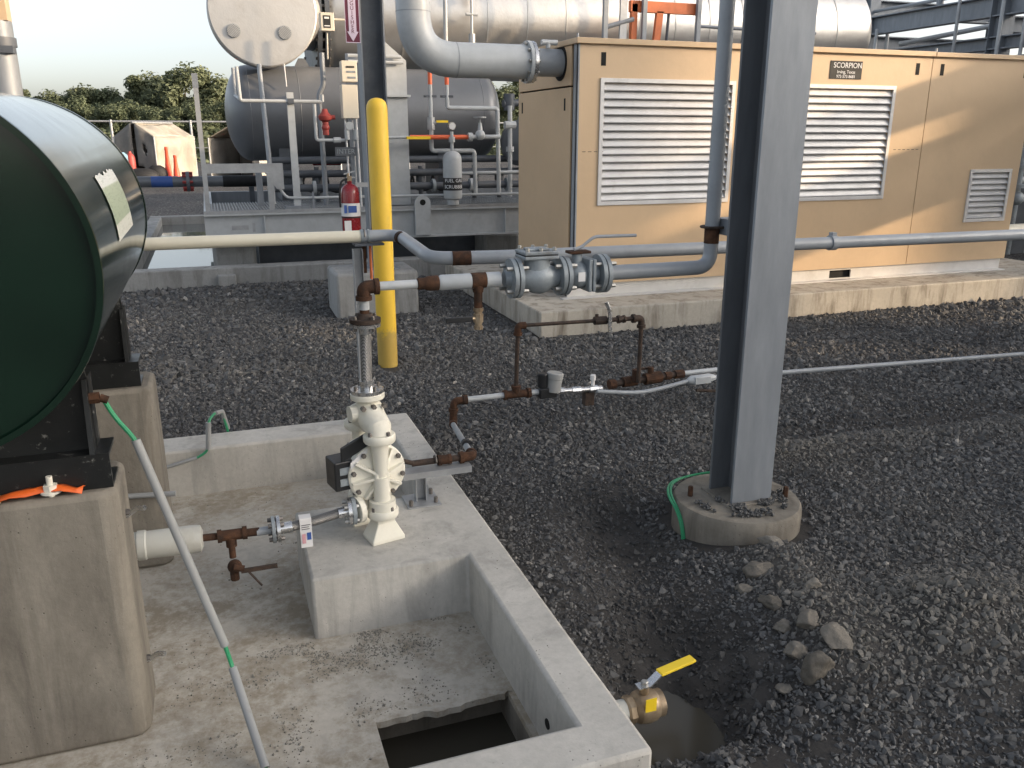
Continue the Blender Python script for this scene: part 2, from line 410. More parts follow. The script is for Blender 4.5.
def stone_mat(name, attr, stops, bump=.6):
    m, nt, p = new_mat(name)
    if attr:
        a = N(nt, 'ShaderNodeAttribute', attribute_type='INSTANCER', attribute_name='tone'); f = a.outputs['Fac']
    else:
        a = N(nt, 'ShaderNodeObjectInfo'); f = a.outputs['Random']
    c = ramp(nt, f, stops)
    if attr:
        b_ = N(nt, 'ShaderNodeAttribute', attribute_type='INSTANCER', attribute_name='dust')
        c = mixc(nt, ramp(nt, b_.outputs['Fac'], [(0, (0,0,0)), (.9, (.75,.75,.75))]), c, (.165,.150,.125))
        ng = N(nt, 'ShaderNodeMath', operation='MULTIPLY'); nt.links.new(b_.outputs['Fac'], ng.inputs[0]); ng.inputs[1].default_value = -1
        c = mixc(nt, ramp(nt, ng.outputs[0], [(.1, (0,0,0)), (.8, (.7,.7,.7))]), c, (.030,.029,.027))
    tc = N(nt, 'ShaderNodeTexCoord')
    c = mixc(nt, .5, c, ramp(nt, noise_tex(nt, tc.outputs['Object'], 2 if attr else 18, 5, .7), [(.25, (.28,.28,.28)), (.75, (.72,.72,.72))]), 'OVERLAY')
    nt.links.new(c, p.inputs['Base Color']); p.inputs['Roughness'].default_value = .72; p.inputs['Specular IOR Level'].default_value = .35
    if not attr:
        bp = N(nt, 'ShaderNodeBump'); bp.inputs['Strength'].default_value = bump; bp.inputs['Distance'].default_value = .006
        nt.links.new(noise_tex(nt, tc.outputs['Object'], 45, 7, .7), bp.inputs['Height']); nt.links.new(bp.outputs[0], p.inputs['Normal'])
    return m
M['gravel'] = stone_mat('crushed stone', True, [(0, (.056,.056,.057)), (.55, (.094,.093,.092)), (.92, (.138,.136,.132)), (.985, (.20,.196,.188)), (1, (.32,.30,.27))])
M['dirt'] = dirt_mat()
M['stone'] = stone_mat('dusty stone', False, [(0, (.10,.088,.072)), (1, (.21,.19,.16))], 1.0)
M['spill'] = pm('spilled stone', (.10,.098,.095), .8, .0, var=.5, vscale=60, bump=0)
M['crumbs'] = pm('grit', (.25,.235,.20), .85, .0, var=.4, vscale=40, bump=0)

# ------------------------------------------------------------------ ground
PX0, PX1, PY0, PY1 = -2.7, 0.92, 1.53, 4.36     # pit outline
def seg_d(x, y, a, b):
    ax, ay = a; bx, by = b; dx, dy = bx-ax, by-ay
    t = max(0, min(1, ((x-ax)*dx + (y-ay)*dy)/(dx*dx+dy*dy)))
    return math.hypot(x-ax-t*dx, y-ay-t*dy)
def hgt(x, y):
    h = 0.0
    if x < 14 and y < 14 and x > -6:
        h += .012*math.sin(1.7*x+.6)*math.cos(1.3*y) + .010*noise.noise(Vector((x*1.6, y*1.6, 0)))
        h += .020*noise.noise(Vector((x*4.1, y*4.1, 3)))*max(0, 1-abs(y-2.4)/2.2)
        hk_ = math.exp(-((x-1.13)/.20)**2 - ((y-1.79)/.15)**2)
        h -= .17*hk_ - .05*noise.noise(Vector((x*9, y*9, 7)))*min(1, 2.5*math.exp(-((x-1.15)/.34)**2 - ((y-1.8)/.28)**2))
        h -= .085*math.exp(-(seg_d(x, y, (1.25,2.0), (1.55,3.0))/.20)**2)
        h -= .07*math.exp(-(seg_d(x, y, (2.6,3.72), (6,3.5))/.20)**2)
        h += .045*math.exp(-(seg_d(x, y, (2.5,3.40), (6,3.15))/.20)**2)
        h += .15*math.exp(-((x-2.25)/.40)**2 - ((y-1.80)/.27)**2)
        h += .07*math.exp(-(seg_d(x, y, (1.72,1.82), (1.95,2.42))/.16)**2) + .03*math.exp(-((x-1.35)/.22)**2 - ((y-2.45)/.25)**2)
        h -= .03*math.exp(-((x-2.03)/.5)**2 - ((y-2.8)/.5)**2)
    if PX0+.05 < x < PX1-.05 and PY0+.05 < y < PY1-.05: h = -.75
    return h
def span(*segs):
    out = []
    for a, b, st in segs:
        n = max(1, int(round((b-a)/st))); out += [a + (b-a)*i/n for i in range(n)]
    out.append(segs[-1][1]); return out
xs = span((-900,-60,120), (-60,-10,10), (-10,PX0+.02,.6), (PX0+.02,PX0+.08,.06), (PX0+.08,PX1-.08,.3), (PX1-.08,PX1-.02,.06), (PX1-.02,3.6,.045), (3.6,8,.12), (8,20,1), (20,80,10), (80,900,120))
ys = span((-900,-60,120), (-60,-4,8), (-4,PY0+.02,.15), (PY0+.02,PY0+.08,.06), (PY0+.08,PY1-.08,.045), (PY1-.08,PY1-.02,.06), (PY1-.02,7,.1), (7,14,.4), (14,60,5), (60,900,120))
g = MB(); nx = len(xs)
g.v = [Vector((x, y, hgt(x, y))) for y in ys for x in xs]
g.f = [(j*nx+i, j*nx+i+1, (j+1)*nx+i+1, (j+1)*nx+i) for j in range(len(ys)-1) for i in range(nx-1)]
ground = solo('ground', g, M['ground'], None, None, kind='structure', smooth=0)
ground.data.materials.append(M['dirt'])
for poly in ground.data.polygons:
    c = poly.center
    if -.2 < c.y < 10.5 and -4 < c.x < 9.8: poly.material_index = 1
    poly.use_smooth = True

# puddle in the hole beside the drain valve
pud = MB(); rnd = random.Random(4)
pud.v = [Vector((1.17, 1.80, -.112))] + [Vector((1.17 + .36*math.cos(a), 1.80 + .26*math.sin(a), -.112)) for a in [2*PI*i/24 for i in range(24)]]
pud.f = [(0, 1+i, 1+(i+1) % 24) for i in range(24)]
solo('puddle', pud, M['mud_water'], None, None, kind='structure', smooth=0)

# ------------------------------------------------------------------ concrete pit
ZC, ZF = .12, -.12
pit = thing('containment_pit', 'low concrete containment pit with a raised pump plinth and a sump hole', 'pit', (-.9, 2.9, -.3))
def weld(mb):
    """merge the shared inner faces of touching boxes so only the outer skin stays"""
    key = {}; vs = []; mp = []
    for v in mb.v:
        k = (round(v.x,4), round(v.y,4), round(v.z,4))
        if k not in key: key[k] = len(vs); vs.append(v)
        mp.append(key[k])
    cnt = {}
    for f in mb.f:
        k = tuple(sorted(mp[i] for i in f)); cnt[k] = cnt.get(k, 0) + 1
    out = MB(); out.v = vs
    out.f = [tuple(mp[i] for i in f) for f in mb.f if cnt[tuple(sorted(mp[i] for i in f))] == 1]
    return out
IX, IY0, IY1 = .775, 1.68, 4.14
cb = MB(); cx_ = [PX0, PX0+.15, .205, IX, PX1]; cy_ = [PY0, IY0, 2.67, 3.25, IY1, PY1]
for i in range(4):
    for j in range(5):
        if i in (0, 3) or j in (0, 4) or (i == 2 and j == 2): cb.box(cx_[i], cx_[i+1], cy_[j], cy_[j+1], -.32, ZC)
part('curb_and_plinth', weld(cb), M['concrete'], pit, bevel=.012)      # cast in one piece
HX0, HX1, HY0, HY1 = .325, .755, 1.74, 2.165            # sump opening
rnd = random.Random(7)
back_edge = [(HX0, HY1)] + [(HX0 + (HX1-HX0)*(i+rnd.uniform(-.4,.4))/26, HY1 + rnd.uniform(-.004, .004) - (.012 if 10 < i < 17 else 0)) for i in range(1, 26)] + [(HX1, HY1+.012)]
fl = MB()
fl.prism([(PX0+.15, HY1)] + back_edge + [(IX, HY1), (IX, IY1), (PX0+.15, IY1)], lambda p, a: (p[0], p[1], a), -.142, ZF)
fl.box(PX0+.15, HX0, IY0, HY1, -.142, ZF)
fl.box(HX1, IX, IY0, HY1, -.142, ZF)
fl.box(HX0, HX1, IY0, HY0, -.142, ZF)
part('floor_slab', fl, M['floor'], pit, smooth=0)
sm = MB()
sm.box(HX0-.05, HX0-.002, HY0-.05, HY1+.12, -.7, -.143); sm.box(HX1+.002, HX1+.05, HY0-.05, HY1+.12, -.7, -.143)
sm.box(HX0-.002, HX1+.002, HY1+.075, HY1+.12, -.7, -.143); sm.box(HX0-.002, HX1+.002, HY0-.05, HY0-.002, -.7, -.143)
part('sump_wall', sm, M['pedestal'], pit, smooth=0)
part('sump_water', MB().add([(HX0-.01,HY0-.01,-.25),(HX1+.01,HY0-.01,-.25),(HX1+.01,HY1+.08,-.25),(HX0-.01,HY1+.08,-.25)], [(0,1,2,3)]), M['mud_water'], pit, smooth=0)
part('drain_hole', MB().cyl((IX-.003,1.88,-.03), (IX+.02,1.88,-.03), .016, n=12), M['void'], pit)

# grit lying on the pit floor and plinth
gr = MB(); rnd = random.Random(11)
def pebble(mb, c, r, rnd):
    ps = []
    base = [(1,0,0),(-1,0,0),(0,1,0),(0,-1,0),(0,0,1),(0,0,-1)]
    q = [Vector(b)*r*rnd.uniform(.6, 1.2) for b in base]
    Mx = Matrix.Rotation(rnd.uniform(0, 6), 3, 'Z') @ Matrix.Rotation(rnd.uniform(0, 6), 3, 'X')
    mb.add([Vector(c) + Mx @ p for p in q], [(0,2,4),(2,1,4),(1,3,4),(3,0,4),(2,0,5),(1,2,5),(3,1,5),(0,3,5)])
def in_hole(x, y): return HX0-.02 < x < HX1+.02 and y < HY1+.03
def clear(x, y):
    return not in_hole(x, y) and not (.2 < x and 2.66 < y < 3.26) and not (x < -.29 and (2.3 < y < 2.62 or 3.4 < y < 3.75))
n = 0
while n < 2600:
    k = rnd.random()
    if k < .35: x, y = rnd.gauss(.48, .25), 2.66 - abs(rnd.gauss(0, .10))
    elif k < .75: x, y = rnd.gauss(.2, .28), rnd.gauss(2.32, .22)
    elif k < .85: x, y = rnd.gauss(.68, .06), rnd.gauss(2.42, .12)
    else: x, y = rnd.uniform(-.5, .75), rnd.uniform(1.8, 4.1)
    if x > IX-.01 or y < 1.72 or y > 4.12 or x < -2 or not clear(x, y): continue
    if noise.noise(Vector((x*7, y*7, 1))) < rnd.uniform(-.05, .35): continue
    pebble(gr, (x, y, ZF + .001), abs(rnd.gauss(.0012, .0018)) + .0008, rnd); n += 1
for i in range(160):
    x, y = rnd.uniform(.22, .9), rnd.uniform(1.75, 4.2)
    if (.2 < x and 2.7 < y < 3.25) or x > IX: pebble(gr, (x, y, ZC), rnd.uniform(.0012, .003), rnd)
solo('grit', gr, M['crumbs'], 'scattered grit and dirt crumbs on the pit floor', 'grit', (0,2.5,ZF), kind='stuff', smooth=0)

# ------------------------------------------------------------------ gravel (crushed stone, geometry nodes instances on a height field)
def excluded(x, y):
    if PX0-.0 < x < PX1+.005 and PY0 < y < PY1+.005: return True
    if x > 2.44 and 6.2 < y < 9.1 and x < 8.7: return True
    if math.hypot(x-2.03, y-2.81) < .272: return True
    if .98 < x < 1.77 and 7.56 < y < 8.2: return True
    if math.hypot(x-1.1, y-5.79) < .07: return True
    if -1.05 < x < 3.4 and y > 9.68: return True
    return False
gv = MB(); dens = []; size = []; dust = []
gx = span((-3.2, PX1, .12), (PX1, 3.6, .06), (3.6, 9.6, .15)); gy = span((.3, 5, .06), (5, 10.4, .15))
idx = {}
for j, y in enumerate(gy):
    for i, x in enumerate(gx):
        idx[i, j] = len(gv.v); gv.v.append(Vector((x, y, hgt(x, y) if not excluded(x, y) else 0.0)))
        d = math.hypot(x-.5, y-.6)
        de = 7200 if d < 3.4 else (5200 if d < 5.2 else (3000 if d < 8 else 1500))
        sz = .0080 if d < 3.4 else (.0096 if d < 5.2 else (.0128 if d < 8 else .0185))
        h = hgt(x, y)
        if h < -.06: de *= max(.0, 1 - (-.06-h)/.05)                     # mud and water in the hole
        mud = math.exp(-(seg_d(x, y, (1.2,1.9), (1.6,3.1))/.30)**2)
        de *= 1 - .45*mud*(0.5+.5*noise.noise(Vector((x*6, y*6, 9)))*2 if mud > .1 else 0)
        de *= 1 - .6*math.exp(-(seg_d(x, y, (2.7,3.72), (6,3.5))/.13)**2)
        dry = noise.noise(Vector((x*1.1+7, y*1.1, 2)))
        sz *= 1 + .22*dry
        dens.append(max(0, de)); size.append(sz)
        du = .35*noise.noise(Vector((x*.9, y*.9, 5))) + .3*noise.noise(Vector((x*2.6, y*2.6, 8)))
        du += .75*math.exp(-((x-2.2)/.5)**2 - ((y-1.85)/.35)**2) + .5*math.exp(-(seg_d(x, y, (1.72,1.82), (1.95,2.42))/.2)**2) + .45*math.exp(-(seg_d(x, y, (2.4,3.42), (6,3.15))/.22)**2)
        du -= .9*math.exp(-((x-1.3)/.3)**2 - ((y-1.95)/.3)**2) + .5*math.exp(-(seg_d(x, y, (1.3,2.2), (1.6,3.1))/.2)**2)
        dust.append(du)
for j in range(len(gy)-1):
    for i in range(len(gx)-1):
        cx, cy = (gx[i]+gx[i+1])/2, (gy[j]+gy[j+1])/2
        cs = [(gx[i],gy[j]),(gx[i+1],gy[j]),(gx[i+1],gy[j+1]),(gx[i],gy[j+1]),(cx,cy)]
        if any(excluded(*p) for p in cs): continue
        gv.f.append((idx[i,j], idx[i+1,j], idx[i+1,j+1], idx[i,j+1]))
gme = bpy.data.meshes.new('gravel'); gme.from_pydata([tuple(p) for p in gv.v], [], gv.f)
for nm, arr in (('dens', dens), ('size', size), ('dust', dust)):
    at = gme.attributes.new(nm, 'FLOAT', 'POINT'); at.data.foreach_set('value', np.array(arr, dtype=np.float32))
gme.materials.append(M['gravel'])
gravel = bpy.data.objects.new('gravel', gme); COL.objects.link(gravel)
gravel['kind'] = 'stuff'; gravel['label'] = 'dark grey crushed stone gravel covering the yard'; gravel['category'] = 'gravel'

def gravel_nodes():
    t = bpy.data.node_groups.new('gravel scatter', 'GeometryNodeTree')
    t.interface.new_socket('Geometry', in_out='INPUT', socket_type='NodeSocketGeometry')
    t.interface.new_socket('Geometry', in_out='OUTPUT', socket_type='NodeSocketGeometry')
    n = lambda ty, **k: N(t, ty, **k); L = t.links.new
    gi, go = n('NodeGroupInput'), n('NodeGroupOutput')
    da = n('GeometryNodeInputNamedAttribute', data_type='FLOAT'); da.inputs[0].default_value = 'dens'
    sa = n('GeometryNodeInputNamedAttribute', data_type='FLOAT'); sa.inputs[0].default_value = 'size'
    ds = n('GeometryNodeDistributePointsOnFaces', distribute_method='RANDOM')
    L(gi.outputs[0], ds.inputs['Mesh']); L(da.outputs[0], ds.inputs['Density']); ds.inputs['Seed'].default_value = 3
    cap = n('GeometryNodeStoreNamedAttribute', data_type='FLOAT', domain='POINT')
    jn = n('GeometryNodeJoinGeometry')
    for k in range(9):
        ic = n('GeometryNodeMeshIcoSphere'); ic.inputs['Subdivisions'].default_value = 1
        rv = n('FunctionNodeRandomValue', data_type='FLOAT_VECTOR'); rv.inputs[0].default_value = (-.55,-.55,-.5); rv.inputs[1].default_value = (.55,.55,.5); rv.inputs['Seed'].default_value = 17*k+1
        sp = n('GeometryNodeSetPosition'); L(ic.outputs[0], sp.inputs[0]); L(rv.outputs[0], sp.inputs['Offset'])
        ch = n('GeometryNodeConvexHull'); L(sp.outputs[0], ch.inputs[0])
        smn = n('GeometryNodeSetMaterial'); smn.inputs['Material'].default_value = M['gravel']; L(ch.outputs[0], smn.inputs[0])
        ss = n('GeometryNodeSetShadeSmooth'); ss.inputs['Shade Smooth'].default_value = False; L(smn.outputs[0], ss.inputs[0])
        g2 = n('GeometryNodeGeometryToInstance'); L(ss.outputs[0], g2.inputs[0]); L(g2.outputs[0], jn.inputs[0])
    ip = n('GeometryNodeInstanceOnPoints'); L(ds.outputs['Points'], ip.inputs['Points']); L(jn.outputs[0], ip.inputs['Instance'])
    ip.inputs['Pick Instance'].default_value = True
    ri = n('FunctionNodeRandomValue', data_type='INT'); ri.inputs[4].default_value = 0; ri.inputs[5].default_value = 8
    L(ri.outputs[2], ip.inputs['Instance Index'])
    rr = n('FunctionNodeRandomValue', data_type='FLOAT_VECTOR'); rr.inputs[1].default_value = (6.28,6.28,6.28); rr.inputs['Seed'].default_value = 5
    L(rr.outputs[0], ip.inputs['Rotation'])
    rs = n('FunctionNodeRandomValue', data_type='FLOAT_VECTOR'); rs.inputs[0].default_value = (.45,.45,.4); rs.inputs[1].default_value = (1.5,1.3,1.0); rs.inputs['Seed'].default_value = 9
    r2 = n('FunctionNodeRandomValue', data_type='FLOAT'); r2.inputs[2].default_value = 0.0; r2.inputs[3].default_value = 1.0; r2.inputs['Seed'].default_value = 21
    pw = n('ShaderNodeMath', operation='POWER'); L(r2.outputs[1], pw.inputs[0]); pw.inputs[1].default_value = 5
    ma = n('ShaderNodeMath', operation='MULTIPLY_ADD'); L(pw.outputs[0], ma.inputs[0]); ma.inputs[1].default_value = 1.3; ma.inputs[2].default_value = .60
    mm = n('ShaderNodeMath', operation='MULTIPLY'); L(ma.outputs[0], mm.inputs[0]); L(sa.outputs[0], mm.inputs[1])
    vs = n('ShaderNodeVectorMath', operation='SCALE'); L(rs.outputs[0], vs.inputs[0]); L(mm.outputs[0], vs.inputs['Scale'])
    L(vs.outputs[0], ip.inputs['Scale'])
    st = n('GeometryNodeStoreNamedAttribute', data_type='FLOAT', domain='INSTANCE'); st.inputs['Name'].default_value = 'tone'
    rt = n('FunctionNodeRandomValue', data_type='FLOAT'); rt.inputs['Seed'].default_value = 33
    L(ip.outputs[0], st.inputs[0]); L(rt.outputs[1], st.inputs['Value'])
    L(st.outputs[0], go.inputs[0])
    return t
gm = gravel.modifiers.new('scatter', 'NODES'); gm.node_group = gravel_nodes()

# bigger loose stones by the hole
def rock_mesh(seed, r, sc):
    rn = random.Random(seed); bm = bmesh.new()
    bmesh.ops.create_icosphere(bm, subdivisions=4, radius=1)
    planes = [(Vector((rn.gauss(0,1), rn.gauss(0,1), rn.gauss(0,1))).normalized(), rn.uniform(.55, .9)) for _ in range(13)]
    for v in bm.verts:
        p = v.co.copy()
        for nn, d in planes:
            k = p.dot(nn)
            if k > d: p -= nn*(k-d)*.92
        p *= 1 + .16*noise.noise(p*1.8 + Vector((seed, 0, 0))) + .08*noise.noise(p*4 + Vector((seed, 5, 0))) + .045*noise.noise(p*10 + Vector((seed, 5, 3)))
        v.co = Vector((p.x*sc[0], p.y*sc[1], p.z*sc[2]))*r
    me = bpy.data.meshes.new('stone'); bm.to_mesh(me); bm.free(); me.materials.append(M['stone'])
    me.shade_smooth(); return me
stones = [
 (1.59, 1.735, .060, (1,.9,1.15), 'palest upright stone in the loose row beside the muddy hole'),
 (1.71, 1.80, .060, (1.1,1,.85), 'rounded brown stone lodged between the pale upright stone and the gravel mound'),
 (1.60, 1.835, .050, (1.2,.9,.8), 'dark flat stone beside the edge of the muddy hole'),
 (1.70, 1.915, .048, (1.2,.9,.7), 'flat grey stone on top of the loose row of stones'),
 (1.64, 1.965, .036, (1.2,1,.8), 'small rough clod behind the flat grey stone'),
 (1.86, 2.10, .036, (1.2,.9,.8), 'small round stone alone on the gravel mound'),
 (1.69, 2.10, .050, (1.4,1,.6), 'low crumbling clod of earth between the stones and the column footing'),
 (1.80, 2.33, .060, (1.1,1,.8), 'large broken clod nearest the round column footing'),
 (1.70, 2.27, .042, (1,1,.7), 'clod leaning on the large broken clod'),
 (1.98, 2.48, .050, (1.4,.8,.6), 'flat slab of stone just in front of the round column footing'),
 (1.50, 1.76, .030, (1.2,1,.7), 'small grey stone at the waterline of the muddy hole'),
]
for i, (x, y, r, sc, lb) in enumerate(stones):
    o = bpy.data.objects.new('stone', rock_mesh(i*3+1, r*.86, sc)); COL.objects.link(o)
    r *= .86
    o.location = (x, y, hgt(x, y) + r*sc[2]*.15); o.rotation_euler = (.2*math.sin(i), .25*math.cos(i*2), i*1.3)
    o['label'] = lb; o['category'] = 'stone'; o['group'] = 'loose stones beside the muddy hole'

# ------------------------------------------------------------------ pedestals and green tank
def pedestal(y0, y1, ztop, xr, label):
    o = MB()
    ch = .03
    poly = [(-1.25, y0), (xr-ch, y0), (xr, y0+ch), (xr, y1-ch), (xr-ch, y1), (-1.25, y1)]
    o.prism(poly, lambda p, a: (p[0], p[1], a), ZF, ztop)
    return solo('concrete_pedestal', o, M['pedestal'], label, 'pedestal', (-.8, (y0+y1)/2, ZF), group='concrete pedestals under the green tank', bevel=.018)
pedestal(2.33, 2.60, .672, -.315, 'brown stained concrete pedestal with an orange ribbon lying on top')
pedestal(3.42, 3.70, .652, -.285, 'grey concrete pedestal under the far saddle of the green tank')

TC, TR, TY0, TY1 = Vector((-.71, 0, 1.296)), .449, 2.2, 3.9
tank = thing('fuel_tank', 'dark green horizontal cylindrical tank on black saddles with a faded label', 'tank', (-.71, 3.0, .67))
tb = MB().lathe([(TR, 0), (TR, TY1-TY0)], (TC.x, TY0+.0, TC.z), (0,1,0), n=96, cap0=False, cap1=False)
part('shell', tb, M['green_paint'], tank, smooth=30)
part('head', MB().lathe([(TR-.006, .012), (TR*.6, .008), (.001, .004)], (TC.x, TY0, TC.z), (0,1,0), n=96, cap0=False), M['green_paint'], tank)
part('head', MB().lathe([(TR-.006, -.012), (TR*.6, -.008), (.001, -.004)], (TC.x, TY1, TC.z), (0,1,0), n=96, cap0=False), M['green_paint'], tank)
def ring(r0, r1, y0, y1): return MB().lathe([(r0, 0), (r1, 0.0), (r1+.0015, (y1-y0)*.5), (r1, y1-y0), (r0, y1-y0)], (TC.x, y0, TC.z), (0,1,0), n=96, cap0=False, cap1=False)
part('rim', ring(TR-.012, TR+.003, TY0-.006, TY0+.014), M['green_paint'], tank)
part('rim', ring(TR-.012, TR+.003, TY1-.014, TY1+.006), M['green_paint'], tank)

def label_mat():
    m, nt, p = new_mat('faded tank label')
    tc = N(nt, 'ShaderNodeTexCoord'); sp = N(nt, 'ShaderNodeSeparateXYZ'); nt.links.new(tc.outputs['Object'], sp.inputs[0])
    mr = N(nt, 'ShaderNodeMapRange'); nt.links.new(sp.outputs[2], mr.inputs[0])
    mr.inputs[1].default_value = .64; mr.inputs[2].default_value = .83          # height above the tank base
    c = ramp(nt, mr.outputs[0], [(0, (.66,.66,.58)), (.20, (.66,.66,.58)), (.22, (.36,.42,.30)), (.74, (.42,.47,.34)), (.77, (.72,.73,.68)), (1, (.74,.74,.70))])
    mp = N(nt, 'ShaderNodeMapping'); mp.inputs['Scale'].default_value = (1, 5, 60); nt.links.new(tc.outputs['Object'], mp.inputs[0])
    f = ramp(nt, noise_tex(nt, mp.outputs[0], 3, 6, .8), [(.52, (1,1,1)), (.62, (.45,.48,.42))])
    c = mixc(nt, .55, c, f, 'MULTIPLY')
    nt.links.new(c, p.inputs['Base Color']); p.inputs['Roughness'].default_value = .45
    return m
M['tank_label'] = label_mat()
lb = MB(); rnd = random.Random(3); ny = 14; rs = []
for k in range(15):
    a = R(1 + 25.0*k/14)
    row = []
    for j in range(ny+1):
        aa = a + (R(rnd.uniform(-1.6, .4)) if k == 14 else 0)
        row.append((TC.x + (TR+.003)*math.cos(aa), 2.68 + .50*j/ny, TC.z + (TR+.003)*math.sin(aa)))
    rs.append(row)
lb.rings(rs, False, False, closed=False)
part('label', lb, M['tank_label'], tank, label='faded white and green paper label with a torn top edge')
for y0, y1, zt in ((2.365, 2.50, .672), (3.46, 3.60, .652)):
    sad = part('saddle', MB().prism([(-1.14, zt+.10), (-.36, zt+.10), (-.36, zt+.30)] + [(TC.x + TR*math.cos(R(-a)), TC.z + TR*math.sin(R(-a))) for a in range(40, 145, 5)] + [(-1.06, zt+.30)], lambda p, a: (p[0], a, p[1]), y0+.055, y0+.067), M['black_paint'], tank, smooth=0)
    ch = MB()
    ch.box(-1.18, -.325, y0, y1, zt+.001, zt+.010); ch.box(-1.18, -.325, y0, y1, zt+.090, zt+.10); ch.box(-1.18, -.325, y0, y0+.008, zt+.010, zt+.090)
    part('channel', ch, M['black_paint'], sad, smooth=0)
    part('gusset', MB().prism([(y0+.0, zt+.10), (y1, zt+.10), (y1, zt+.30), (y0+.04, zt+.30)], lambda p, a: (a, p[0], p[1]), -.372, -.360), M['black_paint'], sad, smooth=0)
part('conduit_fitting', MB().cyl((-.37,2.42,.915), (-.335,2.42,.915), .016, n=6).cyl((-.335,2.42,.915), (-.315,2.42,.905), .011), M['rust'], tank)

# anchor stud, ribbon and plywood scrap on the pedestal
an = thing('anchor_bolt', 'cream nut and washer on an anchor stud on the stained pedestal', 'bolt', (-.475, 2.352, .685))
part('washer', MB().cyl((-.475,2.352,.684), (-.475,2.352,.690), .026), M['pump_white'], an)
part('nut', MB().cyl((-.475,2.352,.690), (-.475,2.352,.706), .018, n=6), M['pump_white'], an)
part('stud', MB().cyl((-.475,2.352,.672), (-.475,2.352,.730), .008), M['pump_white'], an)
rb = MB(); rnd = random.Random(5)
path = [(-.62,2.345,.676), (-.57,2.352,.684), (-.53,2.345,.692), (-.49,2.362,.688), (-.45,2.347,.694), (-.42,2.352,.682), (-.40,2.352,.678)]
rows = []
for i, p in enumerate(path): rows.append([(p[0], p[1]-.020, p[2]+rnd.uniform(-.002,.006)), (p[0]+.004, p[1]+.0, p[2]+rnd.uniform(.004,.016)), (p[0]+.006, p[1]+.016, p[2]+rnd.uniform(.0,.01))])
rb.rings(rows, False, False, closed=False)
o = solo('ribbon', rb, M['orange_ribbon'], 'crumpled orange plastic ribbon around the anchor bolt', 'ribbon', (-.5,2.35,.68)); sm_ = o.modifiers.new('thick', 'SOLIDIFY'); sm_.thickness = .002
solo('plywood_scrap', MB().box(-.70,-.595,2.335,2.40,.673,.688), M['wood'], 'small plywood offcut lying beside the orange ribbon', 'wood', (-.65,2.36,.673), smooth=0)

# pipe clips on the pedestal side
for z, w_ in ((.555, .05), (.07, .045)):
    c = thing('conduit_clip', 'shiny metal clip high on the side of the stained pedestal' if z > .3 else 'shiny metal clip low on the side of the stained pedestal', 'clip', (-.315, 2.45, z), group='metal clips on the pedestal')
    part('strap', MB().tube(fillet([(-.316,2.45,z-.01), (-.30,2.45,z), (-.285,2.445,z+.012), (-.262,2.43,z+.016)], .008), [.008]*len(fillet([(0,0,0),(1,0,0),(2,1,0),(3,0,0)], .008)), n=8), M['steel_bright'], c)
    bolts(c, [(-.312,2.45,z)], (1,0,0), .010, .014, M['bolt_dark'])

# grounding conduit from the tank down to the pit floor
P0, P1, P2, P2b, P3 = V(-.325,2.42,.905), V(-.258,2.40,.79), V(-.085,2.335,.135), V(-.07,2.325,.06), V(-.005,2.06,-.105)
cd = thing('grounding_conduit', 'grey plastic conduit over green wire slanting from the tank to the pit floor', 'conduit', (-.005,2.06,-.12))
part('wire', MB().tube(fillet([P0, P0+V(.02,0,-.05), P1, P1*.5+P2*.5, P2, P2b, P3], .03), .0065, n=8), M['green_wire'], cd)
part('sleeve', MB().cyl(P1, P2, .0125, n=14), M['pvc'], cd)
part('sleeve', MB().cyl(P2b, P3, .0125, n=14), M['pvc'], cd)
hk = thing('grounding_conduit', 'grey conduit hooked over the back curb of the pit with green wire showing', 'conduit', (-.12,4.13,.0))
part('wire', MB().tube(fillet([(-.34,4.10,.055), (-.17,4.105,.09), (-.125,4.105,.12), (-.11,4.12,.265), (-.085,4.16,.285), (-.045,4.30,.25), (-.02,4.40,.06)], .03), .0065, n=8), M['green_wire'], hk)
part('sleeve', MB().cyl((-.34,4.10,.055), (-.18,4.104,.088), .009, n=12), M['pvc'], hk)
part('sleeve', MB().cyl((-.124,4.106,.125), (-.111,4.118,.258), .0125, n=12), M['pvc'], hk)
part('sleeve', MB().tube([(-.075,4.18,.282), (-.045,4.30,.25), (-.025,4.38,.13)], .0115, n=12), M['pvc'], hk)
solo('pvc_stub', MB().cyl((-.45,3.415,.215), (-.245,3.40,.205), .011, n=12), M['pvc'], 'thin grey plastic pipe stub across the far pedestal', 'pipe', (-.35,3.41,.2))

# ------------------------------------------------------------------ suction line
sl = thing('suction_pipe', 'suction line of white sleeve, rusty tee and braided hose feeding the pump', 'pipe', (0,2.9,ZF))
SZ, SY = .225, 2.9
part('sleeve', MB().lathe([(.048,0), (.048,.10), (.052,.10), (.052,.125), (.048,.13), (.050,.27), (.047,.305), (.030,.312)], (-.45,SY,SZ+.012), (1,0,-.03), n=28), M['pvc_white'], sl)
part('nipple', MB().cyl((-.16,SY,SZ+.004), (-.06,SY,SZ), .013), M['rust'], sl)
te = part('tee', MB().cyl((-.085,SY,SZ), (.005,SY,SZ-.002), .020).cyl((-.045,SY,SZ), (-.045,SY,SZ-.045), .019).cyl((-.09,SY,SZ), (-.075,SY,SZ), .024).cyl((-.005,SY,SZ), (.012,SY,SZ), .024), M['rust'], sl)
part('nipple', MB().cyl((.01,SY,SZ-.002), (.07,SY,SZ-.004), .015), M['rust'], sl)
part('pipe', MB().cyl((.045,SY,SZ-.004), (.095,SY,SZ-.004), .0155), M['pipe'], sl)
